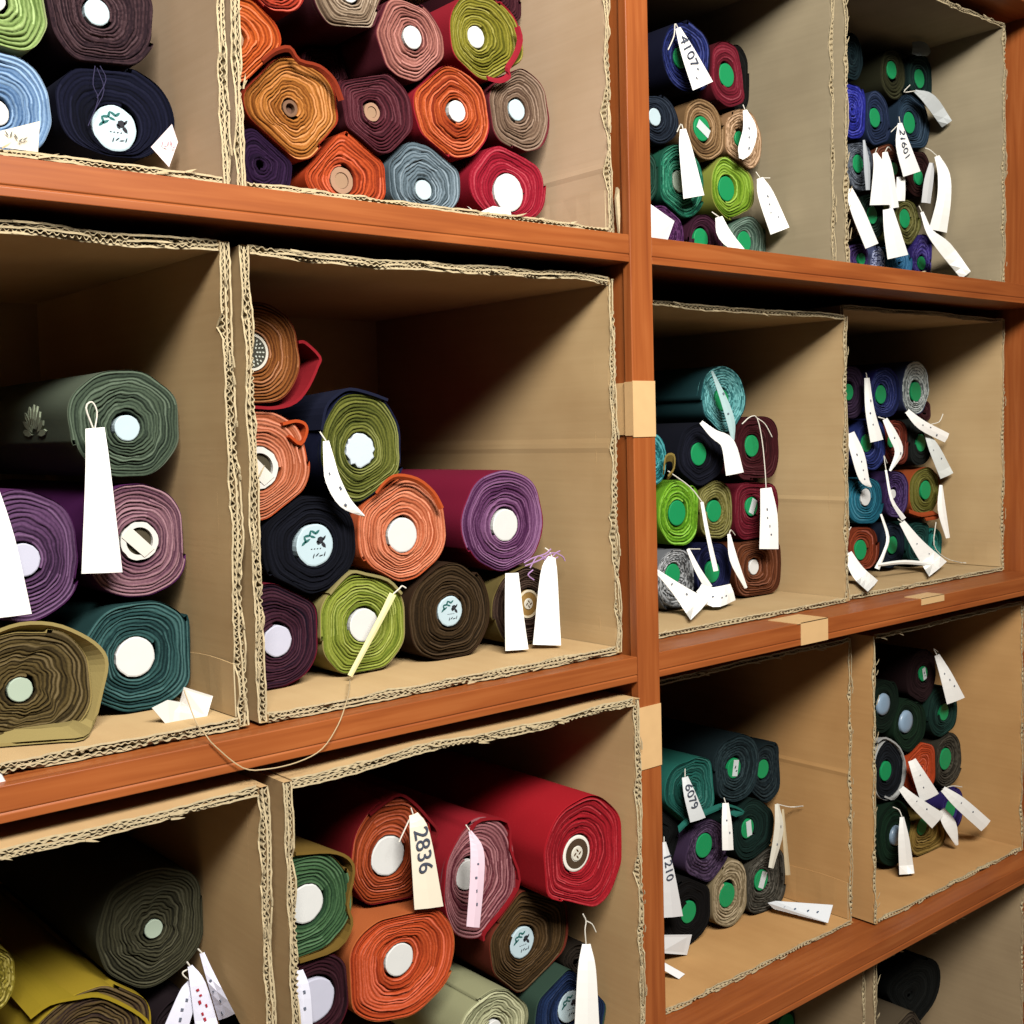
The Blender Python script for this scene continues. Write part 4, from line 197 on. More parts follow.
PAPERS=[
([[0.4929, 0.135, -0.7548], [0.5266, 0.118, -0.7806], [0.5114, 0.116, -0.7824], [0.4872, 0.13, -0.7631]], 'f0f0f0', 'paper_scrap', None, 'narrow white paper slip on cardboard beside the post, lowest one'),
([[-0.2328, 0.1, 0.2862], [-0.2118, 0.097, 0.3102], [-0.205, 0.1, 0.2947], [-0.2168, 0.097, 0.2687]], 'f0e0e0', 'price_tag', 'pink', 'small white tag with pink scribble at the corner of the top left box'),
([[-0.379, 0.1, 0.2787], [-0.3378, 0.097, 0.2945], [-0.3399, 0.1, 0.2674], [-0.3805, 0.097, 0.2667]], 'e8e0cc', 'price_tag', 'grey', 'cream label on the light blue roll'),
([[-0.2748, 0.06, -0.245], [-0.2601, 0.057, -0.2394], [-0.2469, 0.06, -0.244], [-0.2435, 0.057, -0.2296], [-0.2128, 0.06, -0.2438], [-0.2215, 0.057, -0.2625], [-0.2581, 0.06, -0.2681]], 'f0ece4', 'price_tag', None, 'folded white tag lying on cardboard before the teal roll'),
([[-0.4314, 0.015, -0.2628], [-0.4262, 0.012, -0.2667], [-0.4145, 0.015, -0.2927], [-0.434, 0.012, -0.296]], 'f4f4f0', 'price_tag', None, 'white tag corner over the shelf edge at the left photo edge'),
([[0.5234, 0.165, 0.3267], [0.5811, 0.162, 0.3025], [0.5677, 0.165, 0.272], [0.5186, 0.162, 0.2675]], 'f0f0f0', 'price_tag', None, 'folded white tag over the dotted purple roll'),
([[0.5207, 0.16, -0.7342], [0.5872, 0.157, -0.7527], [0.5787, 0.16, -0.7824], [0.5167, 0.157, -0.7591]], 'e8e8e8', 'price_tag', None, 'white tag before the coal black roll beside the post'),
([[0.7842, 0.168, -0.7629], [0.8024, 0.166, -0.7641], [0.8523, 0.092, -0.7632], [0.8126, 0.074, -0.7756], [0.7891, 0.16, -0.7718]], 'f0f4f8', 'price_tag', 'ink', 'white tag lying on the cardboard floor right of the grey brown roll'),
([[0.1554, 0.105, 0.271], [0.1693, 0.102, 0.2638], [0.1951, 0.105, 0.2751], [0.2191, 0.102, 0.2735], [0.2245, 0.105, 0.265], [0.1722, 0.102, 0.2594]], 'f4f4f0', 'paper_scrap', None, 'torn white paper scrap under the crimson red roll'),
]
FLAPS=[
('b2brown', [[0.0501, -0.004, 0.0137], [0.0526, -0.004, 0.014], [0.0551, -0.004, 0.0142], [0.0585, -0.004, 0.0129], [0.0642, -0.004, 0.0089], [0.0708, -0.004, 0.0034], [0.0752, -0.004, -0.0016], [0.076, -0.004, -0.0048], [0.0747, -0.004, -0.0074], [0.0723, -0.004, -0.0113], [0.0691, -0.004, -0.0178], [0.0649, -0.004, -0.0256], [0.0603, -0.004, -0.0329], [0.0553, -0.004, -0.0393], [0.0499, -0.004, -0.0452], [0.0436, -0.004, -0.0499], [0.0363, -0.004, -0.0531], [0.0281, -0.004, -0.0551], [0.0194, -0.004, -0.0562], [0.0104, -0.004, -0.0563], [0.0009, -0.004, -0.0556], [-0.0084, -0.004, -0.055]], 0.2, 'a8242e', 'loose end of red cloth'),
('b2salmon', [[0.0272, -0.004, 0.0403], [0.0326, -0.004, 0.0415], [0.038, -0.004, 0.0427], [0.0429, -0.004, 0.0433], [0.0472, -0.004, 0.0428], [0.051, -0.004, 0.0417], [0.0538, -0.004, 0.0399], [0.0555, -0.004, 0.0376], [0.0562, -0.004, 0.0347], [0.0558, -0.004, 0.0313], [0.0541, -0.004, 0.0266], [0.0513, -0.004, 0.0214], [0.048, -0.004, 0.0186], [0.044, -0.004, 0.02], [0.0395, -0.004, 0.0237], [0.035, -0.004, 0.0275]], 0.2, 'd85a2a', 'loose fold of orange cloth'),
('b2olive', [[-0.0533, -0.004, 0.0199], [-0.0515, -0.004, 0.0282], [-0.0498, -0.004, 0.0365], [-0.0472, -0.004, 0.0436], [-0.0436, -0.004, 0.0489], [-0.0391, -0.004, 0.0531], [-0.034, -0.004, 0.0566], [-0.0287, -0.004, 0.06], [-0.0228, -0.004, 0.0629], [-0.0157, -0.004, 0.0643], [-0.0067, -0.004, 0.0635], [0.0035, -0.004, 0.0613], [0.0129, -0.004, 0.0589], [0.0206, -0.004, 0.0567], [0.0274, -0.004, 0.0544], [0.0342, -0.004, 0.0521]], 0.25, '20243c', 'loose navy cloth'),
('b2coral', [[-0.0451, -0.014, 0.0441], [-0.0406, -0.014, 0.0486], [-0.0361, -0.014, 0.0531], [-0.0312, -0.014, 0.0568], [-0.0263, -0.014, 0.0598], [-0.0211, -0.014, 0.062], [-0.0147, -0.014, 0.0629], [-0.0061, -0.014, 0.0622], [0.0037, -0.014, 0.0602], [0.0129, -0.014, 0.0571], [0.021, -0.014, 0.0527], [0.0286, -0.014, 0.047], [0.035, -0.014, 0.0411], [0.0399, -0.014, 0.0349], [0.0436, -0.014, 0.0283], [0.0473, -0.014, 0.0217]], 0.003, 'd8602e', 'loose orange cloth'),
('b2lime', [[-0.0441, -0.004, 0.0412], [-0.0398, -0.004, 0.0453], [-0.0354, -0.004, 0.0493], [-0.0308, -0.004, 0.0531], [-0.0258, -0.004, 0.0569], [-0.0204, -0.004, 0.0605], [-0.0149, -0.004, 0.0626], [-0.0093, -0.004, 0.0625], [-0.0035, -0.004, 0.0609], [0.0034, -0.004, 0.0586], [0.0127, -0.004, 0.0561], [0.0233, -0.004, 0.053], [0.0327, -0.004, 0.0489], [0.0398, -0.004, 0.0436], [0.0456, -0.004, 0.0373], [0.0514, -0.004, 0.0309]], 0.25, 'b0a46c', 'tan cloth edge'),
('b1olive', [[-0.0266, -0.004, 0.0544], [-0.0181, -0.004, 0.0566], [-0.0096, -0.004, 0.0588], [-0.0008, -0.004, 0.06], [0.0085, -0.004, 0.0599], [0.0181, -0.004, 0.0587], [0.0273, -0.004, 0.0565], [0.0361, -0.004, 0.0532], [0.0445, -0.004, 0.0488], [0.0521, -0.004, 0.0441], [0.0591, -0.004, 0.0392], [0.0652, -0.004, 0.034], [0.0701, -0.004, 0.0286], [0.0734, -0.004, 0.0236], [0.0753, -0.004, 0.0186], [0.0759, -0.004, 0.0127], [0.0749, -0.004, 0.0055], [0.0726, -0.004, -0.0025], [0.07, -0.004, -0.011], [0.0672, -0.004, -0.0208], [0.0642, -0.004, -0.0311], [0.061, -0.004, -0.0398], [0.055, -0.0134, -0.0436], [0.0459, -0.0313, -0.0436], [0.0374, -0.0416, -0.0436], [0.0293, -0.0426, -0.0436], [0.0215, -0.0367, -0.0436], [0.0115, -0.0296, -0.0436], [-0.002, -0.0231, -0.0436], [-0.0175, -0.0154, -0.0436], [-0.033, -0.0078, -0.0436]], 0.02, 'b8a468', 'thick tan cloth opened round the roll'),
('c1yellow', [[-0.0539, -0.004, 0.0453], [-0.0479, -0.004, 0.048], [-0.0419, -0.004, 0.0507], [-0.0352, -0.004, 0.0524], [-0.0268, -0.004, 0.0522], [-0.0176, -0.004, 0.0509], [-0.009, -0.004, 0.0493], [-0.0017, -0.004, 0.0483], [0.005, -0.004, 0.047], [0.012, -0.004, 0.0443], [0.0199, -0.004, 0.0393], [0.0281, -0.004, 0.0329], [0.0359, -0.004, 0.0262], [0.0436, -0.004, 0.0191], [0.0508, -0.004, 0.0117], [0.0562, -0.004, 0.0049], [0.0586, -0.004, -0.0007], [0.0591, -0.004, -0.0057], [0.0596, -0.004, -0.0106]], 0.3, 'b89e2a', 'mustard yellow cloth edge'),
('c2orange', [[-0.0286, -0.004, 0.0505], [-0.0225, -0.004, 0.0532], [-0.0163, -0.004, 0.056], [-0.0099, -0.004, 0.0585], [-0.0028, -0.004, 0.0612], [0.0047, -0.004, 0.0635], [0.0118, -0.004, 0.0638], [0.0182, -0.004, 0.0611], [0.0243, -0.004, 0.0563], [0.0304, -0.004, 0.0506], [0.0368, -0.004, 0.0439], [0.0432, -0.004, 0.0364], [0.049, -0.004, 0.029], [0.0548, -0.004, 0.0221], [0.0601, -0.004, 0.0154], [0.0625, -0.004, 0.0095], [0.0604, -0.004, 0.0049], [0.0555, -0.004, 0.0011], [0.0506, -0.004, -0.0027]], 0.25, '8c1c22', 'loose dark red cloth'),
('c2mauve', [[-0.0173, -0.004, 0.0625], [-0.012, -0.004, 0.0666], [-0.0067, -0.004, 0.0707], [0.0009, -0.004, 0.0724], [0.0137, -0.004, 0.071], [0.0289, -0.004, 0.0672], [0.0403, -0.004, 0.0608], [0.0438, -0.004, 0.051], [0.0433, -0.004, 0.0387], [0.0438, -0.004, 0.0258], [0.0486, -0.004, 0.0123], [0.0544, -0.004, -0.0018], [0.0566, -0.004, -0.0143], [0.053, -0.004, -0.024], [0.0457, -0.004, -0.0319], [0.0368, -0.004, -0.0396], [0.0251, -0.004, -0.0479], [0.0118, -0.004, -0.0559], [0.0021, -0.004, -0.0624], [-0.0013, -0.004, -0.0666], [-0.0013, -0.004, -0.0694], [-0.0012, -0.004, -0.0722]], 0.25, 'a81e28', 'crimson cloth standing off the roll'),
('c2green', [[-0.0098, -0.004, 0.0566], [0.004, -0.004, 0.0541], [0.018, -0.004, 0.0516], [0.03, -0.004, 0.0486], [0.039, -0.004, 0.0451], [0.046, -0.004, 0.0412], [0.0514, -0.004, 0.0368], [0.0553, -0.004, 0.0321], [0.0576, -0.004, 0.027], [0.0581, -0.004, 0.02], [0.0559, -0.004, 0.0097], [0.0519, -0.004, -0.0023], [0.0493, -0.004, -0.0132], [0.0505, -0.004, -0.0216], [0.0531, -0.004, -0.029], [0.0533, -0.004, -0.0359], [0.05, -0.004, -0.0434], [0.0442, -0.004, -0.0504], [0.0353, -0.004, -0.0553], [0.022, -0.004, -0.0569], [0.0059, -0.004, -0.0565], [-0.01, -0.004, -0.056]], 0.25, '8e7032', 'tan cloth edge'),
('a2gold', [[-0.0442, -0.014, 0.0387], [-0.0391, -0.014, 0.0432], [-0.034, -0.014, 0.0477], [-0.0287, -0.014, 0.0516], [-0.0227, -0.014, 0.0548], [-0.0164, -0.014, 0.0573], [-0.0108, -0.014, 0.0579], [-0.007, -0.014, 0.0551], [-0.0039, -0.014, 0.0504], [0.0006, -0.014, 0.0467], [0.0078, -0.014, 0.0457], [0.0166, -0.014, 0.0458], [0.0247, -0.014, 0.0448], [0.0315, -0.014, 0.042], [0.0376, -0.014, 0.0381], [0.0427, -0.014, 0.0333], [0.0465, -0.014, 0.0274], [0.0492, -0.014, 0.0206], [0.052, -0.014, 0.0137]], 0.003, '9c3a20', 'loose red orange cloth'),
('a2olive', [[0.0408, -0.014, 0.0186], [0.0427, -0.014, 0.0136], [0.0446, -0.014, 0.0085], [0.0451, -0.014, 0.0029], [0.0433, -0.014, -0.0037], [0.0401, -0.014, -0.0109], [0.0364, -0.014, -0.0177], [0.0317, -0.014, -0.0241], [0.0266, -0.014, -0.0302], [0.0231, -0.014, -0.0354], [0.0231, -0.014, -0.0391], [0.0247, -0.014, -0.0419], [0.0243, -0.014, -0.0446], [0.0204, -0.014, -0.0479], [0.0145, -0.014, -0.051], [0.0084, -0.014, -0.0532], [0.0024, -0.014, -0.0537], [-0.0039, -0.014, -0.0533], [-0.0101, -0.014, -0.0528]], 0.004, 'b02838', 'red cloth end sticking out'),
('lr1cloth', [[-0.0454, -0.014, -0.0478], [-0.038, -0.014, -0.0445], [-0.0307, -0.014, -0.0412], [-0.0205, -0.014, -0.0385], [-0.0054, -0.014, -0.0367], [0.0128, -0.014, -0.0356], [0.0301, -0.014, -0.0349], [0.0452, -0.014, -0.0341], [0.0595, -0.014, -0.0337], [0.0728, -0.014, -0.0352], [0.0867, -0.014, -0.0402], [0.0996, -0.014, -0.0472], [0.1066, -0.014, -0.0525], [0.104, -0.014, -0.0542], [0.0954, -0.014, -0.0543], [0.0869, -0.014, -0.0543]], 0.006, '2c7a6c', 'loose teal cloth fold'),
('mr1lime', [[-0.0471, -0.014, 0.0641], [-0.046, -0.014, 0.0715], [-0.0448, -0.014, 0.0789], [-0.0423, -0.014, 0.0841], [-0.0369, -0.014, 0.0866], [-0.0301, -0.014, 0.0869], [-0.0252, -0.014, 0.085], [-0.0236, -0.014, 0.0799], [-0.0239, -0.014, 0.0726], [-0.0257, -0.014, 0.0662], [-0.0291, -0.014, 0.0619], [-0.034, -0.014, 0.0585], [-0.0388, -0.014, 0.0551]], 0.006, 'a8904a', 'gold ribbon loop'),
('mr2olive', [[-0.0758, -0.014, -0.0324], [-0.0614, -0.014, -0.0362], [-0.0468, -0.014, -0.04], [-0.0317, -0.014, -0.0426], [-0.0143, -0.014, -0.0429], [0.0036, -0.014, -0.042], [0.0171, -0.014, -0.042], [0.0244, -0.014, -0.0443], [0.027, -0.014, -0.0475], [0.0241, -0.014, -0.05], [0.0136, -0.014, -0.0509], [-0.0023, -0.014, -0.0509], [-0.018, -0.014, -0.051]], 0.006, 'c0562a', 'orange cloth edge'),
('lr2black', [[-0.0406, -0.004, 0.0565], [-0.0331, -0.004, 0.0583], [-0.0255, -0.004, 0.0601], [-0.0159, -0.004, 0.0589], [-0.0018, -0.004, 0.0528], [0.0145, -0.004, 0.0435], [0.0281, -0.004, 0.0327], [0.0375, -0.004, 0.0202], [0.0441, -0.004, 0.0062], [0.0471, -0.004, -0.0071], [0.0455, -0.004, -0.0195], [0.0404, -0.004, -0.031], [0.0339, -0.004, -0.0405], [0.0262, -0.004, -0.0475], [0.0171, -0.004, -0.0523], [0.0082, -0.004, -0.0546], [-0.0003, -0.004, -0.0532], [-0.0086, -0.004, -0.0493], [-0.0169, -0.004, -0.0455]], 0.05, 'd0d0cc', 'white cloth edge'),
]
FRINGE=[[[0.0121, -0.023, -0.0553], [0.0205, -0.023, -0.0537], [0.029, -0.023, -0.052], [0.0369, -0.023, -0.0501], [0.0442, -0.023, -0.0475], [0.0509, -0.023, -0.0447], [0.0573, -0.023, -0.0431], [0.0636, -0.023, -0.0439], [0.0695, -0.023, -0.0461], [0.0741, -0.023, -0.0484], [0.0767, -0.023, -0.0505], [0.0779, -0.023, -0.0528], [0.0791, -0.023, -0.0552]], [[0.0202, -0.023, -0.0586], [0.0245, -0.023, -0.0533], [0.0289, -0.023, -0.048], [0.0338, -0.023, -0.0449], [0.0397, -0.023, -0.0457], [0.0462, -0.023, -0.0486], [0.052, -0.023, -0.0502], [0.0566, -0.023, -0.0488], [0.0606, -0.023, -0.046], [0.064, -0.023, -0.0437], [0.0667, -0.023, -0.0427], [0.0688, -0.023, -0.0423], [0.0709, -0.023, -0.0418]], [[0.0106, -0.023, -0.0515], [0.0154, -0.023, -0.0498], [0.0201, -0.023, -0.0481], [0.0255, -0.023, -0.0466], [0.0321, -0.023, -0.0455], [0.0393, -0.023, -0.0446], [0.0455, -0.023, -0.0434], [0.0496, -0.023, -0.0418], [0.0527, -0.023, -0.0399], [0.0557, -0.023, -0.038]], [[0.025, -0.023, -0.0615], [0.0215, -0.023, -0.0632], [0.0181, -0.023, -0.065], [0.0166, -0.023, -0.0669], [0.0185, -0.023, -0.0691], [0.0223, -0.023, -0.0716], [0.0262, -0.023, -0.074]], [[0.0388, -0.023, -0.0453], [0.0423, -0.023, -0.0486], [0.0459, -0.023, -0.052], [0.0502, -0.023, -0.0538], [0.0554, -0.023, -0.0532], [0.0613, -0.023, -0.0511], [0.0673, -0.023, -0.0491]]]
LONG_THREAD=[[-0.245, 0.054, -0.2318], [-0.2455, 0.047, -0.2388], [-0.2461, 0.0399, -0.246], [-0.2466, 0.0329, -0.2525], [-0.2473, 0.026, -0.2575], [-0.2484, 0.0188, -0.2602], [-0.2498, 0.0115, -0.2614], [-0.2509, 0.0049, -0.2621], [-0.2511, 0.0, -0.2635], [-0.2505, -0.0026, -0.2657], [-0.2493, -0.0035, -0.2682], [-0.2472, -0.0037, -0.2713], [-0.2438, -0.004, -0.2753], [-0.2386, -0.0046, -0.2811], [-0.2319, -0.0051, -0.2884], [-0.2246, -0.0055, -0.2954], [-0.2177, -0.006, -0.3008], [-0.2116, -0.0066, -0.3037], [-0.2058, -0.0072, -0.3052], [-0.1997, -0.0077, -0.3058], [-0.1931, -0.008, -0.3064], [-0.1854, -0.008, -0.307], [-0.1769, -0.0077, -0.3072], [-0.1684, -0.0074, -0.3071], [-0.1603, -0.007, -0.3065], [-0.1527, -0.0065, -0.3056], [-0.1454, -0.006, -0.3043], [-0.1385, -0.0055, -0.3024], [-0.1321, -0.005, -0.2996], [-0.1265, -0.0049, -0.2955], [-0.1215, -0.005, -0.2903], [-0.1169, -0.0049, -0.2847], [-0.1124, -0.004, -0.2796], [-0.1082, -0.0026, -0.2747], [-0.1044, -0.0008, -0.2698], [-0.1005, 0.0019, -0.2654], [-0.096, 0.006, -0.2619], [-0.0909, 0.0118, -0.2596], [-0.0854, 0.0189, -0.2582], [-0.0795, 0.027, -0.2574], [-0.0732, 0.036, -0.2569], [-0.0663, 0.046, -0.2566], [-0.059, 0.0571, -0.2568], [-0.0514, 0.0687, -0.2571], [-0.0439, 0.08, -0.2572]]
NAVY_THREADS=[[[-0.0196, -0.008, 0.036], [-0.0208, -0.008, 0.0299], [-0.022, -0.008, 0.0237], [-0.0224, -0.008, 0.0181], [-0.021, -0.008, 0.0139], [-0.0188, -0.008, 0.0101], [-0.0183, -0.008, 0.005], [-0.0208, -0.008, -0.0026], [-0.0249, -0.008, -0.0116], [-0.029, -0.008, -0.0205]], [[-0.0148, -0.008, 0.0369], [-0.0126, -0.008, 0.0331], [-0.0103, -0.008, 0.0293], [-0.0097, -0.008, 0.0248], [-0.0118, -0.008, 0.0192], [-0.0155, -0.008, 0.013], [-0.0192, -0.008, 0.0067]], [[-0.0178, -0.008, 0.0345], [-0.0153, -0.008, 0.0281], [-0.0128, -0.008, 0.0217], [-0.0121, -0.008, 0.0152], [-0.0141, -0.008, 0.0086], [-0.0179, -0.008, 0.0019], [-0.0216, -0.008, -0.0047]]]


# ------------------------------------------------------------------ helpers
def lin(h, k=1.0):
    out = []
    for i in (0, 2, 4):
        c = int(h[i:i+2], 16) / 255
        out.append(k * (c / 12.92 if c <= .04045 else ((c + .055) / 1.055) ** 2.4))
    return (*out, 1)

def new_mat(name, rough=.85, spec=.2):
    m = bpy.data.materials.new(name); m.use_nodes = True
    nt = m.node_tree; b = nt.nodes['Principled BSDF']
    b.inputs['Roughness'].default_value = rough
    b.inputs['Specular IOR Level'].default_value = spec
    return m, nt, b

def N(nt, kind, **kw):
    n = nt.nodes.new(kind)
    for k, v in kw.items():
        if k in n.inputs: n.inputs[k].default_value = v
        else: setattr(n, k, v)
    return n

KC, KW, KK = .36, .46, .64      # how reflective cloth, wood and board are against their nominal tint
_plain = {}
def plain(hexcol, rough=.8, noise=.06, spec=.2, scale=60, k=.55):
    key = (hexcol, rough, noise, k)
    if key in _plain: return _plain[key]
    m, nt, b = new_mat('surface_' + hexcol, rough, spec)
    tc = N(nt, 'ShaderNodeTexCoord'); n = N(nt, 'ShaderNodeTexNoise', Scale=scale, Detail=4.0)
    nt.links.new(tc.outputs['Object'], n.inputs['Vector'])
    r = N(nt, 'ShaderNodeMapRange'); r.inputs['To Min'].default_value = 1 - noise * 2; r.inputs['To Max'].default_value = 1 + noise
    nt.links.new(n.outputs['Fac'], r.inputs['Value'])
    mx = N(nt, 'ShaderNodeVectorMath', operation='SCALE'); mx.inputs[0].default_value = lin(hexcol, k)[:3]
    nt.links.new(r.outputs[0], mx.inputs['Scale']); nt.links.new(mx.outputs[0], b.inputs['Base Color'])
    _plain[key] = m
    return m

def cloth(name, a, b_, bump=.25):
    m, nt, b = new_mat('cloth_' + name, .95, .08)
    at = N(nt, 'ShaderNodeAttribute', attribute_name='band')
    tc = N(nt, 'ShaderNodeTexCoord'); n = N(nt, 'ShaderNodeTexNoise', Scale=420.0, Detail=3.0)
    nt.links.new(tc.outputs['Object'], n.inputs['Vector'])
    ad = N(nt, 'ShaderNodeMath', operation='MULTIPLY_ADD'); ad.inputs[1].default_value = .5; ad.inputs[2].default_value = -.25
    nt.links.new(n.outputs['Fac'], ad.inputs[0])
    s = N(nt, 'ShaderNodeMath', operation='ADD', use_clamp=True)
    nt.links.new(ad.outputs[0], s.inputs[0]); nt.links.new(at.outputs['Fac'], s.inputs[1])
    cr = N(nt, 'ShaderNodeValToRGB'); e = cr.color_ramp.elements
    A_, B_ = lin(a, KC), lin(b_, KC)
    e[0].position = .08; e[0].color = tuple(c * .8 for c in B_[:3]) + (1,)
    e[1].position = .62; e[1].color = A_
    k = e.new(.36); k.color = tuple((p + q) / 2 for p, q in zip(A_, B_))
    k = e.new(1.0); k.color = tuple(min(.8, c * 1.45 + .03 * min(1, max(A_[:3]) / .12)) for c in A_[:3]) + (1,)
    nt.links.new(s.outputs[0], cr.inputs['Fac']); nt.links.new(cr.outputs[0], b.inputs['Base Color'])
    bp = N(nt, 'ShaderNodeBump', Strength=bump, Distance=.001)
    nt.links.new(n.outputs['Fac'], bp.inputs['Height']); nt.links.new(bp.outputs[0], b.inputs['Normal'])
    return m

def wood_mat(along):
    m, nt, b = new_mat('wood_' + along, .42, .3)
    tc = N(nt, 'ShaderNodeTexCoord'); mp = N(nt, 'ShaderNodeMapping')
    mp.inputs['Scale'].default_value = {'x': (3, 60, 60), 'z': (60, 60, 3)}[along]
    nt.links.new(tc.outputs['Object'], mp.inputs['Vector'])
    n = N(nt, 'ShaderNodeTexNoise', Scale=1.6, Detail=6.0, Distortion=.6)
    nt.links.new(mp.outputs[0], n.inputs['Vector'])
    n2 = N(nt, 'ShaderNodeTexNoise', Scale=5.0, Detail=2.0); nt.links.new(tc.outputs['Object'], n2.inputs['Vector'])
    cr = N(nt, 'ShaderNodeValToRGB'); e = cr.color_ramp.elements
    e[0].position = .25; e[0].color = lin(WOOD[0], KW); e[1].position = .75; e[1].color = lin(WOOD[2], KW)
    k = cr.color_ramp.elements.new(.5); k.color = lin(WOOD[1], KW)
    nt.links.new(n.outputs['Fac'], cr.inputs['Fac'])
    mx = N(nt, 'ShaderNodeMix', data_type='RGBA', blend_type='MULTIPLY'); mx.inputs[0].default_value = .35
    nt.links.new(cr.outputs[0], mx.inputs[6]); nt.links.new(n2.outputs['Fac'], mx.inputs[7])
    nt.links.new(mx.outputs[2], b.inputs['Base Color'])
    bp = N(nt, 'ShaderNodeBump', Strength=.08, Distance=.001); nt.links.new(n.outputs['Fac'], bp.inputs['Height'])
    nt.links.new(bp.outputs[0], b.inputs['Normal'])
    return m
WOOD = ('a65426', 'bd6630', 'cf783e')

def card_mat(name, lo, hi):
    m, nt, b = new_mat('cardboard_' + name, .9, .1)
    tc = N(nt, 'ShaderNodeTexCoord')
    n = N(nt, 'ShaderNodeTexNoise', Scale=7.0, Detail=5.0); nt.links.new(tc.outputs['Object'], n.inputs['Vector'])
    mp = N(nt, 'ShaderNodeMapping'); mp.inputs['Scale'].default_value = (60, 5, 160)
    nt.links.new(tc.outputs['Object'], mp.inputs['Vector'])
    n2 = N(nt, 'ShaderNodeTexNoise', Scale=1.0, Detail=3.0); nt.links.new(mp.outputs[0], n2.inputs['Vector'])
    ad = N(nt, 'ShaderNodeMath', operation='ADD'); nt.links.new(n.outputs['Fac'], ad.inputs[0]); sc_ = N(nt, 'ShaderNodeMath', operation='MULTIPLY_ADD'); sc_.inputs[1].default_value = .3; sc_.inputs[2].default_value = .35
    nt.links.new(n2.outputs['Fac'], sc_.inputs[0]); nt.links.new(sc_.outputs[0], ad.inputs[1])
    cr = N(nt, 'ShaderNodeValToRGB'); e = cr.color_ramp.elements
    e[0].position = .7 * .5; e[0].color = lin(lo, KK); e[1].position = .65; e[1].color = lin(hi, KK)
    hv = N(nt, 'ShaderNodeMath', operation='MULTIPLY'); hv.inputs[1].default_value = .5
    nt.links.new(ad.outputs[0], hv.inputs[0]); nt.links.new(hv.outputs[0], cr.inputs['Fac'])
    nt.links.new(cr.outputs[0], b.inputs['Base Color'])
    bp = N(nt, 'ShaderNodeBump', Strength=.10, Distance=.001); nt.links.new(n2.outputs['Fac'], bp.inputs['Height'])
    nt.links.new(bp.outputs[0], b.inputs['Normal'])
    return m

class MB:
    def __init__(s): s.v = []; s.f = []; s.m = []; s.band = []
    def add(s, vs, fs, mat=0, band=None):
        o = len(s.v); s.v += [tuple(v) for v in vs]; s.f += [tuple(i + o for i in f) for f in fs]
        s.m += [mat] * len(fs); s.band += (band if band else [.5] * len(fs))
    def grid(s, rows, mat=0, closed=False):
        n = len(rows[0]); fs = []
        for i in range(len(rows) - 1):
            for j in range(n if closed else n - 1):
                k = (j + 1) % n
                fs.append((i*n + j, i*n + k, (i+1)*n + k, (i+1)*n + j))
        s.add([v for r in rows for v in r], fs, mat)
    def box(s, a, b, mat=0):
        x0, y0, z0 = a; x1, y1, z1 = b
        vs = [(x0,y0,z0),(x1,y0,z0),(x1,y1,z0),(x0,y1,z0),(x0,y0,z1),(x1,y0,z1),(x1,y1,z1),(x0,y1,z1)]
        s.add(vs, [(0,3,2,1),(4,5,6,7),(0,1,5,4),(1,2,6,5),(2,3,7,6),(3,0,4,7)], mat)
    def tube(s, pts, r, sides=5, mat=0):
        P = [Vector(p) for p in pts]; rows = []
        for i, p in enumerate(P):
            d = (P[min(i+1, len(P)-1)] - P[max(i-1, 0)])
            if d.length < 1e-9: d = Vector((0, 0, 1))
            d.normalize(); a = d.cross(Vector((0, 1, 0)))
            if a.length < .1: a = d.cross(Vector((1, 0, 0)))
            a.normalize(); b = d.cross(a)
            rows.append([p + a * (r * cos(2*pi*k/sides)) + b * (r * sin(2*pi*k/sides)) for k in range(sides)])
        s.grid(rows, mat, True)
        n = len(s.v); s.f.append(tuple(range(n - sides, n))); s.m.append(mat); s.band.append(.5)
        o = n - sides * len(rows); s.f.append(tuple(range(o + sides - 1, o - 1, -1))); s.m.append(mat); s.band.append(.5)
    def build(s, name, mats, parent=None, smooth=False, bevel=0, loc=None):
        me = bpy.data.meshes.new(name); me.from_pydata(s.v, [], s.f)
        for m in (mats if isinstance(mats, (list, tuple)) else [mats]): me.materials.append(m)
        me.polygons.foreach_set('material_index', s.m)
        at = me.attributes.new('band', 'FLOAT', 'FACE'); at.data.foreach_set('value', s.band)
        if smooth: me.polygons.foreach_set('use_smooth', [True] * len(s.f))
        me.update(); me.validate()
        o = bpy.data.objects.new(name, me); C.objects.link(o)
        if loc: o.location = loc
        if parent: o.parent = parent
        if bevel:
            md = o.modifiers.new('bevel', 'BEVEL'); md.width = bevel; md.segments = 2; md.limit_method = 'ANGLE'
        return o

def tag(o, label, cat, group=None):
    o['label'] = label; o['category'] = cat
    if group: o['group'] = group
    return o
def empty(name, loc):
    o = bpy.data.objects.new(name, None); C.objects.link(o); o.location = loc; o.empty_display_size = .02
    return o

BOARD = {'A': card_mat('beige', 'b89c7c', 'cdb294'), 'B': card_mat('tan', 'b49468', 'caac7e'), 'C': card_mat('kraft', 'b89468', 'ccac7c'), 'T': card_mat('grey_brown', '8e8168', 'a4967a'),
         'M': card_mat('kraft_pale', 'b09268', 'c6aa7e'), 'L': card_mat('brown', 'b08452', 'c89c66'), 'D': card_mat('dull', '9a8466', 'b09a78')}
EDGE = plain('c4b28e', .95, .15, .05, 300, k=.62); WX = wood_mat('x'); WZ = wood_mat('z')
PAPER = plain('f4f2ec', .8, .03)
TAPE = plain('d8b07c', .55, .05, k=.62)

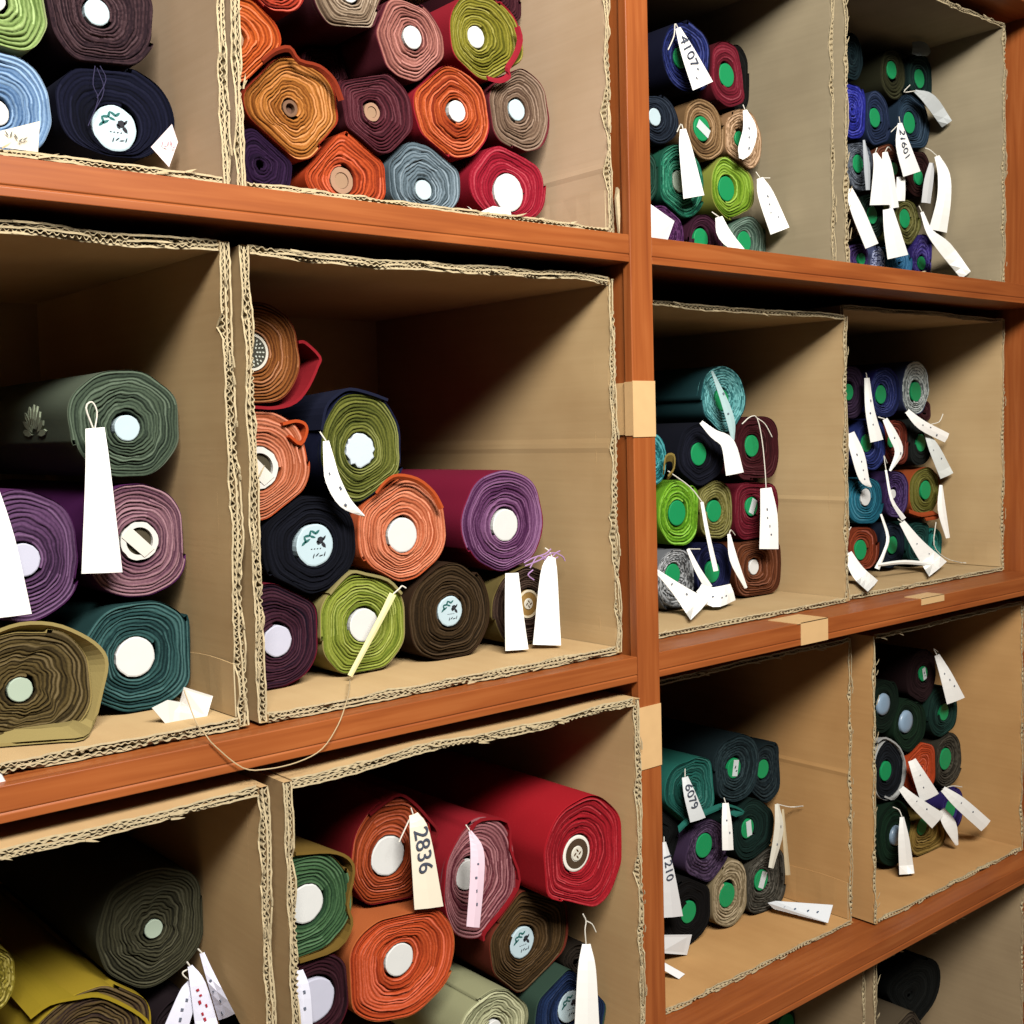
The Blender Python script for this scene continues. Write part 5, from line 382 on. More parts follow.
# ------------------------------------------------------------------ the room
def struct(name, a, b, mat):
    m = MB(); m.box(a, b); o = m.build(name, mat); o['kind'] = 'structure'; return o
FZ = -1.36
struct('floor', (-3, -3.2, FZ - .05), (4, .72, FZ), plain('8a7a68', .6, .08, .3, 8))
struct('wall_back', (-3, .60, FZ), (4, .72, 1.9), plain('cfc8ba', .9, .04, .2, 8))

# ------------------------------------------------------------------ shelving unit
PL, PR = Q['pl'], Q['pr']; PW = PR - PL
XL0, XR1 = PL - 1.004, PR + 1.019          # inner faces of the outer posts
DEPTH = .54
unit = tag(empty('shelving_unit', (PL, 0, FZ)), 'orange brown wooden shelving unit with open cubbyholes holding cardboard boxes', 'shelf')
def part(m, name, mat, label=None, bevel=.0012, parent=unit):
    o = m.build(name, mat, None, bevel=bevel); o.parent = parent; o.matrix_parent_inverse = Matrix.Translation(-Vector(parent.location))
    if label: o['label'] = label
    return o
ZT = .7455
for x0 in (XL0 - PW, PL, XR1):
    m = MB(); m.box((x0, -.001, FZ), (x0 + PW, .012, ZT + .034)); st = part(m, 'post', WZ)
    m = MB(); m.box((x0 + .0035, .0125, FZ), (x0 + PW - .0035, DEPTH, ZT + .03)); part(m, 'divider_panel', WZ)
    if x0 == PL: mid_post = st
def shelf(x0, x1, zt, zb):
    m = MB(); h = zt - zb; g = zb + .27 * h
    prof = [(0, zb), (DEPTH, zb), (DEPTH, zt), (.0, zt), (0, g + .0012), (.0014, g), (0, g - .0012)]
    n = len(prof)
    m.add([(x, y, z) for x in (x0, x1) for y, z in prof],
          [tuple(range(n)), tuple(range(2*n - 1, n - 1, -1))] + [(i, i + n, (i+1) % n + n, (i+1) % n) for i in range(n)])
    return part(m, 'shelf', WX, bevel=.0008)
ROWS = [(Q['At'], Q['Ab']), (Q['Bt'], Q['Bb']), (Q['Ct'], Q['Cb']), (-1.305, -1.337), (ZT, ZT - .032)]
sh = []
for zt, zb in ROWS:
    shelf(XL0 + .0002, PL - .0002, zt, zb); sh.append(shelf(PR + .0002, XR1 - .0002, zt, zb))
m = MB(); m.box((XL0 - PW, DEPTH + .0005, FZ), (XR1 + PW, DEPTH + .012, ZT + .03)); part(m, 'back_panel', WZ)
# masking tape stuck on the post and folded over the shelf edges
def tape(parent, boxes, label):
    m = MB()
    for a, b in boxes: m.box(a, b)
    o = m.build('masking_tape', TAPE); o.parent = unit; o.matrix_parent_inverse = Matrix.Translation(-Vector(unit.location)); o['label'] = label
tape(mid_post, [((PL - .0012, -.0022, -.005), (PR - .0003, -.0011, .063)), ((PL - .0012, -.0011, -.003), (PL - .0001, .0119, .062)), ((PL + .001, .0119, -.002), (PL + .0032, .03, .061))], 'upper pale masking tape patch on post')
tape(mid_post, [((PL - .0012, -.0022, -.415), (PR - .0003, -.0011, -.337)), ((PL - .0012, -.0011, -.415), (PL - .0001, .0119, -.338))], 'lower pale masking tape patch on post')
b = Q['Bt']
tape(None, [((.648, -.0012, b - .031), (.712, -.0002, b + .001)), ((.640, -.0012, b), (.712, .05, b + .001))], 'tan masking tape folded over the shelf edge')
tape(None, [((.962, -.0008, b - .010), (1.03, -.0002, b + .0008)), ((.962, -.0008, b), (1.03, .03, b + .0008))], 'faint tape mark on the shelf edge')

# ------------------------------------------------------------------ cardboard boxes
def wav(seed, amp):
    r = random.Random(seed); ks = [(r.uniform(4, 60), r.uniform(0, 6.3), r.uniform(.3, 1)) for _ in range(7)]
    return lambda t: amp * sum(a * sin(k * t + p) for k, p, a in ks) / 3
def panel(O, T, L, y0, y1, Nn, th, seed, flutes=2, bow=.0025, crease=None, droop=0):
    """corrugated board: liners with torn front edges, fluting between them. O corner (x,z), T edge direction, Nn outward normal (x,z)."""
    m = MB(); r = random.Random(seed)
    nt = max(60, int(L / .006)); ds = [0, .004, .012, .03, .07, .14, .26, y1 - y0]
    w0 = wav(seed, bow); w1 = wav(seed + 77, bow * .5); w = lambda t: w0(t * .45) + w1(t); jag = [wav(seed + 10 + i, .0016) for i in range(3)]
    def P(t, d, n):
        b = w(t) * exp(-d / .07) * min(1, t / .03, (L - t) / .03)
        if droop: b += -droop * sin(pi * t / L) ** 2 * exp(-d / .15)
        if crease: b += -.0010 * exp(-((t - crease) / .004) ** 2)
        return (O[0] + T[0] * t + Nn[0] * (n + b), y0 + d, O[1] + T[1] * t + Nn[1] * (n + b))
    lev = [0, th] if flutes == 1 else [0, th / 2, th]
    fr = {}
    for li, n in enumerate(lev):
        base = r.uniform(0, .0015)
        tear = [0.0] * (nt + 1)
        for _ in range(int(L * 26)):
            c = r.randint(0, nt); a = r.uniform(.001, .005) if r.random() < .75 or flutes == 1 else r.uniform(.005, .011); ww = r.randint(1, 5)
            for k in range(-ww, ww + 1):
                if 0 <= c + k <= nt: tear[c + k] = max(tear[c + k], a * (1 - abs(k) / (ww + 1)))
        rows = []
        for di, d in enumerate(ds):
            row = []
            for i in range(nt + 1):
                t = L * i / nt
                dd = d if d > .02 else max(d, 0) + (base + abs(jag[li](t)) + tear[i] + r.uniform(0, .0008)) * (1 - d / .02)
                row.append(P(t, dd, n + (r.uniform(-.0005, .0005) if d == 0 else 0)))
            rows.append(row)
        fr[li] = rows[0]; m.grid(rows, 0)
        # pale cut rim of the liner
        m.grid([[(v[0] - Nn[0]*.0009, v[1] - .0006, v[2] - Nn[1]*.0009) for v in rows[0]], [(v[0] + Nn[0]*.0010, v[1] - .0006, v[2] + Nn[1]*.0010) for v in rows[0]]], 1)
    for li in range(len(lev) - 1):
        a, b = lev[li] + .0003, lev[li + 1] - .0003; pitch = .0082 if flutes == 1 else (.0068, .0094)[li]
        ns = int(L / pitch * 8); ph = r.uniform(0, 6)
        rows = []
        for d in (0, .03):
            row = []
            for i in range(ns + 1):
                t = L * i / ns; cru = .5 + .5 * sin(43 * t + ph) * sin(19 * t + 2 * ph); s = .5 + .16 * sin(17 * t + ph) * cru + (.42 - .26 * cru) * max(-1, min(1, 1.5 * sin(2*pi*t/pitch + ph + 2.2 * sin(23 * t + ph) + 1.2 * sin(71 * t))))
                row.append(P(t, d + (.0012 + abs(jag[0](t)) * 1.5 + .0012 * max(0, sin(40*t + ph)) if d == 0 else 0), a + (b - a) * s))
            rows.append(row)
        m.grid(rows, 1)
        m.grid([[(v[0] - Nn[0]*.0005, v[1] - .0003, v[2] - Nn[1]*.0005) for v in rows[0]], [(v[0] + Nn[0]*.0005, v[1] - .0003, v[2] + Nn[1]*.0005) for v in rows[0]]], 1)
    # closing strips: behind the flutes, at the back and along both ends
    for d in (.031, y1 - y0):
        m.grid([[P(L*i/20, d, 0) for i in range(21)], [P(L*i/20, d, th) for i in range(21)]], 0)
    for t in (0, L):
        m.grid([[P(t, d, 0) for d in ds], [P(t, d, th) for d in ds]], 0)
    # frayed paper slivers lying along the torn front edge
    for _ in range(int(L * 20)):
        t = r.uniform(.01, L - .03); n = r.choice(lev); l_ = r.uniform(.006, .018); k_ = -r.uniform(.0006, .0032)
        a, b, c = (Vector(P(t + l_ * f, .001, n)) for f in (0, .55, 1)); q = Vector((Nn[0], 0, Nn[1]))
        a += Vector((0, -.0012, 0)); b += q * k_ * .7 + Vector((0, -.003, 0)); c += q * k_ * 1.6 + Vector((0, -.0035, 0))
        wd = q * .0009
        vs = [a - wd, b - wd, c, b + wd, a + wd]; off = Vector((0, -.0006, 0))
        m.add(vs + [v + off for v in vs], [(0, 1, 2, 3, 4), (9, 8, 7, 6, 5)] + [(e, (e + 1) % 5, (e + 1) % 5 + 5, e + 5) for e in range(5)], 1)
    return m

BOX = {  # x0, x1, z0, z1, front y, board thickness, flutes
 'A1': (-.684, -.189, Q['At'], .694, .022, .008, 2, 'cardboard box at the top left, holding navy and light blue rolls'),
 'A2': (-.182, .316, Q['At'], .696, .022, .007, 2, 'top cardboard box with orange and red rolls, left of the post'),
 'B1': (-.684, -.194, Q['Bt'], .190, .024, .009, 2, 'cardboard box at the left with purple and teal rolls'),
 'B2': (-.183, .3145, Q['Bt'], .188, .022, .008, 2, 'large central cardboard box with coral, violet and lime rolls'),
 'C1': (-.684, -.193, Q['Ct'], -.322, -.006, .008, 2, 'cardboard box at the bottom left with dark olive and yellow rolls'),
 'C2': (-.177, .3135, Q['Ct'], -.322, -.008, .008, 2, 'bottom cardboard box with bright red and orange rolls, left of the post'),
 'TR1': (PR + .003, .835, Q['At'], .690, .064, .005, 1, 'top cardboard box just right of the post, with the 4107 tag'),
 'TR2': (.8385, 1.322, Q['At'], .694, .046, .005, 1, 'cardboard box at the top right with the 21601 tag'),
 'MR1': (PR + .003, .857, Q['Bt'], .170, .060, .0055, 1, 'middle cardboard box right of the post with aqua and lime rolls'),
 'MR2': (.860, 1.370, Q['Bt'], .188, .072, .005, 1, 'middle cardboard box at the right with silver white and teal rolls'),
 'LR1': (PR + .003, .869, Q['Ct'], -.330, .065, .005, 1, 'lower cardboard box right of the post with beige and black rolls'),
 'LR2': (.886, 1.372, Q['Ct'], -.326, .036, .005, 1, 'lower cardboard box at the right with orange and gold rolls'),
 'D1': (PR + .003, .872, -1.305, -.846, .045, .005, 1, 'cardboard box under the lowest shelf, left one, nearly out of view'),
 'D2': (.881, 1.372, -1.305, -.846, .035, .006, 1, 'cardboard box under the lowest shelf at bottom right with a black roll'),
}
YB = .535
INNER = {}
for bi, (k, (x0, x1, z0, z1, yf, th, fl, lab)) in enumerate(BOX.items()):
    z0 += .0028
    root = tag(empty('cardboard_box', ((x0 + x1) / 2, yf, z0)), lab, 'box', 'cardboard boxes in the cubbyholes')
    inv = -Vector(root.location)
    def put(m, name, label=None):
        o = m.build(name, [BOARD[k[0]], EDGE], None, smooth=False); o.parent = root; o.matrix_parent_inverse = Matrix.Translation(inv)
        if label: o['label'] = label
        return o
    s = bi * 31 + 5; bow = .0028 if fl == 2 else .0012
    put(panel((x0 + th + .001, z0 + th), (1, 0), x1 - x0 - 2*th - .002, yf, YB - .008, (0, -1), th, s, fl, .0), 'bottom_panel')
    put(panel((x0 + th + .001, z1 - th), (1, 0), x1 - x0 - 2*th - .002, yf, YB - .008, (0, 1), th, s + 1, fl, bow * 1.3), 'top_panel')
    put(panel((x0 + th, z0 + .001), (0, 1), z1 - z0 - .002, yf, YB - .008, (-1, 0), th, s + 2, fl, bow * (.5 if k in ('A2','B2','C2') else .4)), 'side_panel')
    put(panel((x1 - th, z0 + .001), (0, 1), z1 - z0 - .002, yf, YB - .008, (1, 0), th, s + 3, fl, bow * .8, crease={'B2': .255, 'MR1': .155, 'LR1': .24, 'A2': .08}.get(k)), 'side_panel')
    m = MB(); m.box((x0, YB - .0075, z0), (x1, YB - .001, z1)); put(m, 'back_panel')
    fh = {'B1': .052, 'MR2': .044, 'LR1': .060, 'A2': .046, 'TR2': .040}.get(k)
    if fh:
        m = MB(); xi = x1 - th - .0022; rows = []
        yy = [yf + .006 + j * (.4) / 16 for j in range(17)]
        out = [[(xi - .0006 * sin(j), y, z0 + th + .001) for j, y in enumerate(yy)], [(xi - .0008 * sin(j * 1.3), y, z0 + th + fh + .002 * sin(j * .9)) for j, y in enumerate(yy)]]
        back = [[(v[0] + .0014, v[1], v[2]) for v in r_] for r_ in out]
        m.grid([out[0], out[1], back[1], back[0]]); m.add([out[0][0], out[1][0], back[1][0], back[0][0]], [(0, 1, 2, 3)], 1)
        put(m, 'flap')
    if k == 'A2':   # torn sliver of board standing in the gap by the post
        m = MB()
        a = [(.3165, .010, .294), (.3215, .012, .292), (.3222, .012, .262), (.3205, .012, .2385), (.3175, .012, .262), (.316, .012, .282)]
        a = [(x - .006, y, z) for x, y, z in a]
        n = len(a); m.add(a + [(x, y + .003, z) for x, y, z in a], [tuple(range(n)), tuple(range(2*n - 1, n - 1, -1))] + [(i, (i+1) % n, (i+1) % n + n, i + n) for i in range(n)], 1)
        put(m, 'torn_flap')
    INNER[k] = (x0 + th + .0015, x1 - th - (.004 if fh else .0015), z0 + th + .0008, z1 - th - .002)

# ------------------------------------------------------------------ rolls
def ell(rx, rz, c, s, sq):
    e = 2.15 if not sq else 3.6
    return (abs(c / rx) ** e + abs(s / rz) ** e) ** (-1 / e)
COREMAT = {}
def paper(hexcol): return plain(hexcol, .75, .03, k=.47)
KIND = {'white': 'f2f2ee', 'paleblue': 'cfe4ea', 'lilac': 'd8d8ea', 'palegreen': 'bccdb8', 'floral': 'cfe6ee', 'ragged': 'dfeaf2', 'whitegap': 'efece4'}
def disc(rc, n, wob, y0, th, rnd, hole=0):
    m = MB(); rr = [rc * (1 + wob * rnd.uniform(-1, 1)) for _ in range(n)]
    o = [(rr[i] * cos(2*pi*i/n), y0, rr[i] * sin(2*pi*i/n)) for i in range(n)]
    b = [(x, y0 + th, z) for x, _, z in o]
    if hole:
        h = [(hole * cos(2*pi*i/n), y0, hole * sin(2*pi*i/n)) for i in range(n)]; hb = [(x, y0 + th, z) for x, _, z in h]
        m.grid([b, o, h, hb], 0, True)
    else:
        e = [(x * .93, y0 - .0006, z * .93) for x, _, z in o]
        m.grid([b, o, e], 0, True); m.f.append(tuple(range(2*n, 3*n))); m.m.append(0); m.band.append(.5)
        m.f.append(tuple(range(n - 1, -1, -1))); m.m.append(0); m.band.append(.5)
    return m
def marks_mesh(quads, y, th=.0003):
    m = MB()
    for q in quads:
        n = len(q); m.add([(x, y, z) for x, z in q] + [(x, y + th, z) for x, z in q],
            [tuple(range(n)), tuple(range(2*n - 1, n - 1, -1))] + [(i, (i+1) % n, (i+1) % n + n, i + n) for i in range(n)])
    return m
def leaf(cx, cz, a, l, w):
    return [(cx + l*u*cos(a) - w*v*sin(a), cz + l*u*sin(a) + w*v*cos(a)) for u, v in ((-.5,0),(-.2,.45),(.2,.4),(.5,0),(.2,-.4),(-.2,-.45))]

NEIGH = {}
for r in ROLLS: NEIGH.setdefault(r[1], []).append(r)
ROOT = {}; OUTL = {}
GROUP = {'A': 'cloth rolls in the upper shelf boxes', 'B': 'cloth rolls in the left middle boxes', 'C': 'cloth rolls in the left bottom boxes', 'T': 'small cloth rolls in the upper right boxes', 'M': 'small cloth rolls in the middle right boxes', 'L': 'small cloth rolls in the lower right boxes', 'D': 'cloth rolls under the lowest shelf'}
for (rid, box, X, Y, Z, rx, rz, D, ca, cb, cc, opt, lab) in ROLLS:
    rnd = random.Random(rid); big = box in ('A1', 'A2', 'B1', 'B2', 'C1', 'C2')
    root = tag(empty('fabric_roll', (X, Y, Z)), lab, 'fabric roll', GROUP[box[0]]); ROOT[rid] = root
    nth = 72 if big else 48
    sq = opt.get('sq')
    ph = [rnd.uniform(0, 6.28) for _ in range(6)]
    bx = INNER[box]
    R0 = []
    for i in range(nth):
        a = 2*pi*i/nth; c, s = cos(a), sin(a)
        r = ell(rx * 1.03, rz * 1.03, c, s, sq) * .985 * (1 + .012*sin(3*a + ph[0]) + .012*sin(5*a + ph[1]) + .012*cos(8*a + ph[2]))
        cuts = []
        for o in NEIGH[box]:
            if o[0] == rid: continue
            dx, dz = o[2] - X, o[4] - Z; d = sqrt(dx*dx + dz*dz)
            if d > .3: continue
            uc, us = dx/d, dz/d; ra = ell(rx, rz, uc, us, sq) * opt.get('w', 1); rb = ell(o[5], o[6], uc, us, o[11].get('sq')) * o[11].get('w', 1)
            pos = d * ra / (ra + rb) - .0012; dot = c*uc + s*us
            if dot > .05: cuts.append(pos / dot)
        if c > .05: cuts.append((bx[1] - X) / c)
        if c < -.05: cuts.append((bx[0] - X) / c)
        if s < -.05: cuts.append((bx[2] - Z) / s)
        if s > .05: cuts.append((bx[3] - Z) / s)
        for q in cuts: r = min(r, max(q, .004))
        R0.append(r)
    # round the pressed corners a little without growing the outline
    for _ in range(2):
        S = [(R0[i-1] + 2*R0[i] + R0[(i+1) % nth]) / 4 for i in range(nth)]
        R0 = [min(a, b) for a, b in zip(R0, S)]
    rm = sum(R0) / nth
    if D: ox, oz, rc, kind = D
    else: ox, oz, rc, kind = 0, 0, .003, None
    d0 = sqrt(ox*ox + oz*oz)
    a0 = atan2(oz, ox); lim = R0[int(round(a0 / (2*pi) * nth)) % nth] - rc - .006
    if d0 > max(lim, 0): ox, oz = ox * max(lim, 0) / d0, oz * max(lim, 0) / d0
    pitch = .0036 if big else .0046
    if opt.get('tight'): pitch *= .9
    NT = max(4, min(14, int((rm - rc) / pitch)))
    seam = rnd.randrange(nth); wob = opt.get('wob', 1.0) * .035
    cone = rnd.uniform(-.004, .003)
    gd = .0048 if not opt.get('tight') else .0014
    if not big: gd *= .9
    cols = [(0, 1.0), (.2, 0), (.62, -.12), (.86, .25)]
    tot = NT * nth
    def pt(i, c):
        j = (i + seam) % nth; a = 2*pi*j/nth; u = (i / nth + c) / (NT + 1)
        w_ = wob * 4 * u * (1 - u) * (.6*sin(3*a + ph[3] + 4*u) + .5*sin(7*a + ph[4] + 9*u) + .35*sin(13*a + ph[5] + 16*u))
        t = max(0, min(1, u + w_ * .6))
        cx, cz = ox + rc * cos(a), oz + rc * sin(a); e = R0[j]
        return cx + (e * cos(a) - cx) * t, cz + (e * sin(a) - cz) * t, u
    yk = [rnd.uniform(-.0018, .0018) for _ in range(NT * 5 + 8)]
    gk = [rnd.choice((.15, .5, 1, 1.5)) * rnd.uniform(.6, 1.1) for _ in range(NT * 5 + 8)]
    bk = [rnd.choice((.12, .3, .5, .55, .6, .75)) + rnd.uniform(-.08, .08) for _ in range(NT * 3 + 6)]
    fine = [rnd.random() < (.30 if not opt.get('tight') else .06) for _ in range(61)]
    OUTL[rid] = R0
    def interp(tab, i, per):
        x = i * per / nth; k = int(x) % (len(tab) - 1); f = x - int(x); f = f*f*(3 - 2*f); return tab[k] * (1 - f) + tab[k+1] * f
    V = []
    for i in range(tot + nth + 1):
        for ci, (c, g) in enumerate(cols):
            if i > tot and ci > 0: break
            if i >= tot and ci > 0: break
            x, z, u = pt(i, c)
            y = cone * (1 - u) + interp(yk, i, 5) + gd * max(g, -.2) * interp(gk, i, 5) + .0004 * rnd.uniform(-1, 1)
            if i < nth and ci == 0: y += .004
            V.append((x, y, z))
    def vid(i, ci): return i * 4 + ci if i < tot else tot * 4 + (i - tot)
    F = []; B = []; sp = opt.get('speckle', 0)
    for i in range(tot):
        bnd = interp(bk, i, 3)
        for ci in range(4):
            a, b_ = vid(i, ci), vid(i + 1, ci) if (i + 1 < tot or ci == 0) else None
            if i + 1 >= tot and ci > 0:
                continue
            c2 = vid(i + 1, ci + 1) if ci < 3 and i + 1 < tot else (vid(i + 1 + nth, 0) if ci == 3 else None)
            d2 = vid(i, ci + 1) if ci < 3 else vid(i + nth, 0)
            if c2 is None: continue
            F.append((a, d2, c2, b_)); v = bnd - (.22 if ci in (0, 3) else (-.10 if ci == 1 else 0)) + (.45 if ci == 1 and fine[(i * 4) // nth % len(fine)] else 0)
            if sp: v += sp * rnd.choice((-.8, -.3, .6, .9))
            B.append(min(1, max(0, v)))
    m = MB(); m.add(V, F, 0, B)
    m.build('rolled_fabric', cloth(rid, ca, cb), root, smooth=True)
    # the outer turn of cloth, running the length of the roll
    L = min(.375, YB - .010 - Y)
    ring = [V[vid(tot + i, 0)] for i in range(nth + 1)]
    rows = []
    for y, sc in ((.004, .985), (-.0012, .996), (.001, 1.0), (.05, 1.0), (.15, 1.0), (.28, 1.0), (L, 1.0)):
        row = []
        for i, p in enumerate(ring):
            q = 1 - (.010 * max(0, sin(i * .37 + y * 14 + ph[0])) if .02 < y < L else 0)
            row.append((p[0] * sc * q, y + (0 if y > .04 else interp(yk, i + 3, 5)), p[2] * sc * q))
        rows.append(row)
    m = MB(); m.grid(rows, 0, True)
    n = nth + 1; o_ = (len(rows) - 1) * n; m.f.append(tuple(range(o_, o_ + n))); m.m.append(0); m.band.append(.5)
    m.band = [.55] * len(m.f)
    bc = cc; d = lin(cc)
    m.build('outer_wrap', cloth(rid + '_wrap', cc, cc, .15), root, smooth=True)
    # core and stickers
    yc = cone + .0012
    ctr = (ox, 0, oz)
    if kind in KIND:
        mm = disc(rc, 28, .02 if kind != 'ragged' else .10, yc - .0008, .012, rnd)
        if kind == 'whitegap':
            mm = disc(rc, 28, .03, yc - .0006, .012, rnd, rc * .72)
        core = mm.build('core', paper(KIND[kind]), root, loc=ctr)
        if kind == 'whitegap':
            h = disc(rc * .72, 20, .0, yc + .004, .006, rnd); h.build('core_hollow', plain('4a4230', .9), core)
            q = marks_mesh([[(-rc*.95, rc*.25), (rc*.2, -rc*.85), (rc*.75, -rc*.45), (-rc*.45, rc*.75)]], yc - .0016, .001); q.build('paper_strip', paper('f2ece0'), core)
        if kind == 'floral':
            q = [leaf(rc*.62*cos(1.35 + .32*i), rc*.62*sin(1.35 + .32*i), 1.35 + .32*i + (.9 if i % 2 else -.7), rc*.34, rc*.13) for i in range(6)]
            q += [leaf(-rc*.42, rc*.22, .5, rc*.40, rc*.12), leaf(-rc*.12, rc*.40, -.3, rc*.34, rc*.12)]
            core2 = marks_mesh(q, yc - .0018); core2.build('printed_leaves', plain('2c6a66', .8), core)
            q = [leaf(rc*.30, rc*.22, .4, rc*.42, rc*.36), leaf(rc*.46, -rc*.02, -.9, rc*.36, rc*.2), leaf(rc*.16, rc*.10, 2.2, rc*.26, rc*.16), leaf(rc*.5, rc*.3, .9, rc*.3, rc*.12)]
            q += [leaf(rc*(-.2 + .16*i), -rc*.18, .2*i, rc*.10, rc*.05) for i in range(4)]
            q += [leaf(rc*(-.1 + .2*i), -rc*(.52 - .05*(i % 2)), 1.2 - .5*(i % 3), rc*.26, rc*.06) for i in range(4)]
            marks_mesh(q, yc - .0018).build('printed_marks', plain('2a2a30', .8), core)
    elif kind in ('brown', 'brownring'):
        core = disc(rc, 24, .02, yc - .0008, .02, rnd, rc * .62).build('core', plain('a8846a' if kind == 'brown' else '7a5a44', .9), root, loc=ctr)
        disc(rc * .62, 18, .0, yc + (.001 if kind == 'brown' else .006), .006, rnd).build('core_plug', plain('a48468' if kind == 'brown' else '6a4c3c', .9), core)
    elif kind in ('green', 'greenstrip'):
        core = disc(rc, 28, .0, yc - .0006, .006, rnd).build('core_sticker', plain('1a9a5c', .5, .02, k=.5), root, loc=ctr)
        if kind == 'greenstrip':
            a = rnd.uniform(-.5, .3) + (.9 if rid == 'tr1tan' else 0); w_, h_ = rc*.38, rc*.8
            q = [(x*cos(a) - z*sin(a) + rc*.15, x*sin(a) + z*cos(a)) for x, z in ((-w_, -h_), (w_, -h_), (w_, h_), (-w_, h_))]
            s_ = marks_mesh([q], yc - .0019, .0006).build('label_strip', paper('e4ecec'), core); s_['label'] = 'white label strip'
            if rid in ('lr1slate', 'lr2maroon'):
                marks_mesh([leaf(rc*.1, rc*.1, 1.0, rc*.4, rc*.16), leaf(rc*.25, -rc*.3, .2, rc*.3, rc*.14)], yc - .0023, .0004).build('printed_marks', plain('23352f', .8), core)
    elif kind == 'steel':
        mm = MB(); n = 28; rows = []
        for f, y in ((1.0, .010), (1.0, -.002), (.94, -.0045), (.6, -.006), (.2, -.0064)):
            rows.append([(rc*f*cos(2*pi*i/n), yc + y, rc*f*sin(2*pi*i/n)) for i in range(n)])
        mm.grid(rows, 0, True); mm.f.append(tuple(range(4*n, 5*n))); mm.m.append(0); mm.band.append(.5)
        mm.build('core_cap', plain('8ea6bc', .35, .02, .5), root, smooth=True, loc=ctr)
    elif kind in ('rosette', 'gold', 'target'):
        c1 = {'rosette': '3c3a30', 'gold': '9a7840', 'target': 'ece6da'}[kind]
        core = disc(rc, 32, .0, yc - .0006, .01, rnd).build('core_sticker', plain(c1, .7, .04, k=.6), root, loc=ctr)
        if kind == 'rosette':
            disc(rc, 32, 0, yc - .0018, .001, rnd, rc*.86).build('sticker_rim', paper('e6e0d0'), core)
            q = [leaf(rc*f*cos(a), rc*f*sin(a), a, rc*.14, rc*.10) for f, k in ((.7, 18), (.52, 14), (.35, 9)) for a in [2*pi*j/k for j in range(k)]]
            marks_mesh(q, yc - .0018).build('printed_dots', paper('d8dccc'), core)
        else:
            ringc = 'efe2c4' if kind == 'gold' else '4c3a28'
            a, b_ = (1.0, .84) if kind == 'gold' else (.82, .44)
            disc(rc*a, 32, 0, yc - .0018, .001, rnd, rc*b_).build('sticker_ring', plain(ringc, .7, .02), core)
            disc(rc*.40, 20, 0, yc - .0018, .001, rnd).build('sticker_centre', paper('f0ead8'), core)
            q = [leaf(rc*.18*cos(a), rc*.18*sin(a), a + .7, rc*.26, rc*.1) for a in (0, 1.57, 3.14, 4.71)]
            marks_mesh(q, yc - .0028).build('printed_marks', plain('5a3a1c', .8), core)

# loose ends of cloth that stand off some of the rolls
for rid, pts, ln, col, lab in FLAPS:
    r = ROOT[rid]; P = [Vector(p) for p in pts]; m = MB(); off = .0016
    inn, out = [], []
    for i, p in enumerate(P):
        d = P[min(i+1, len(P)-1)] - P[max(i-1, 0)]; d.normalize(); n = Vector((-d.z, 0, d.x)) * off
        inn.append(p - n); out.append(p + n)
    rows = []
    for y in (0, ln * .08, ln * .25, ln * .6, ln):
        f = 1 - .18 * min(1, y / max(ln, .01))
        rows.append([(v.x * f, v.y + y, v.z * f) for v in inn] + [(v.x * f, v.y + y, v.z * f) for v in reversed(out)])
    m.grid(rows, 0, True); k = len(rows[0]); m.f += [tuple(range(k - 1, -1, -1)), tuple(range(4*k, 5*k))]; m.m += [0, 0]; m.band += [.5, .5]
    o = m.build('loose_cloth', cloth(rid + '_loose', col, col, .15), r, smooth=False); o['label'] = lab
m = MB()
for t in FRINGE: m.tube(t, .0009, 5)
o = m.build('frayed_threads', plain('b890c0', .9), ROOT['b2violet']); o['label'] = 'frayed lilac threads'
m = MB()
for t in NAVY_THREADS: m.tube(t, .0005, 5)
o = m.build('loose_threads', plain('34304e', .9), ROOT['a1navy'])
# pale woven leaf on the cloth of the grey green roll
r = ROOT['b1green']; R0 = OUTL['b1green']; quads = []
for i in range(9):
    th = .15 + 2.85 * i / 8; quads.append([(.095 + .034 * (u * cos(th)) - .006 * v * sin(th), .030 * (u * sin(th)) + .006 * v * cos(th)) for u, v in ((.25, 0), (.55, .5), (.85, .45), (1, 0), (.85, -.45), (.55, -.5))])
m = MB()
for q in quads:
    def sp(y, t, k):
        a = 3.30 - t / .055; rr = R0[int(round(a / (2*pi) * len(R0))) % len(R0)] * k; return (rr * cos(a), y, rr * sin(a))
    m.add([sp(y, t, 1.022) for y, t in q] + [sp(y, t, .99) for y, t in q], [tuple(range(6)), tuple(range(11, 5, -1))] + [(i, (i+1) % 6, (i+1) % 6 + 6, i + 6) for i in range(6)])
m.build('woven_leaf', plain('98a288', .9), r)['label'] = 'pale leaf woven in the cloth'

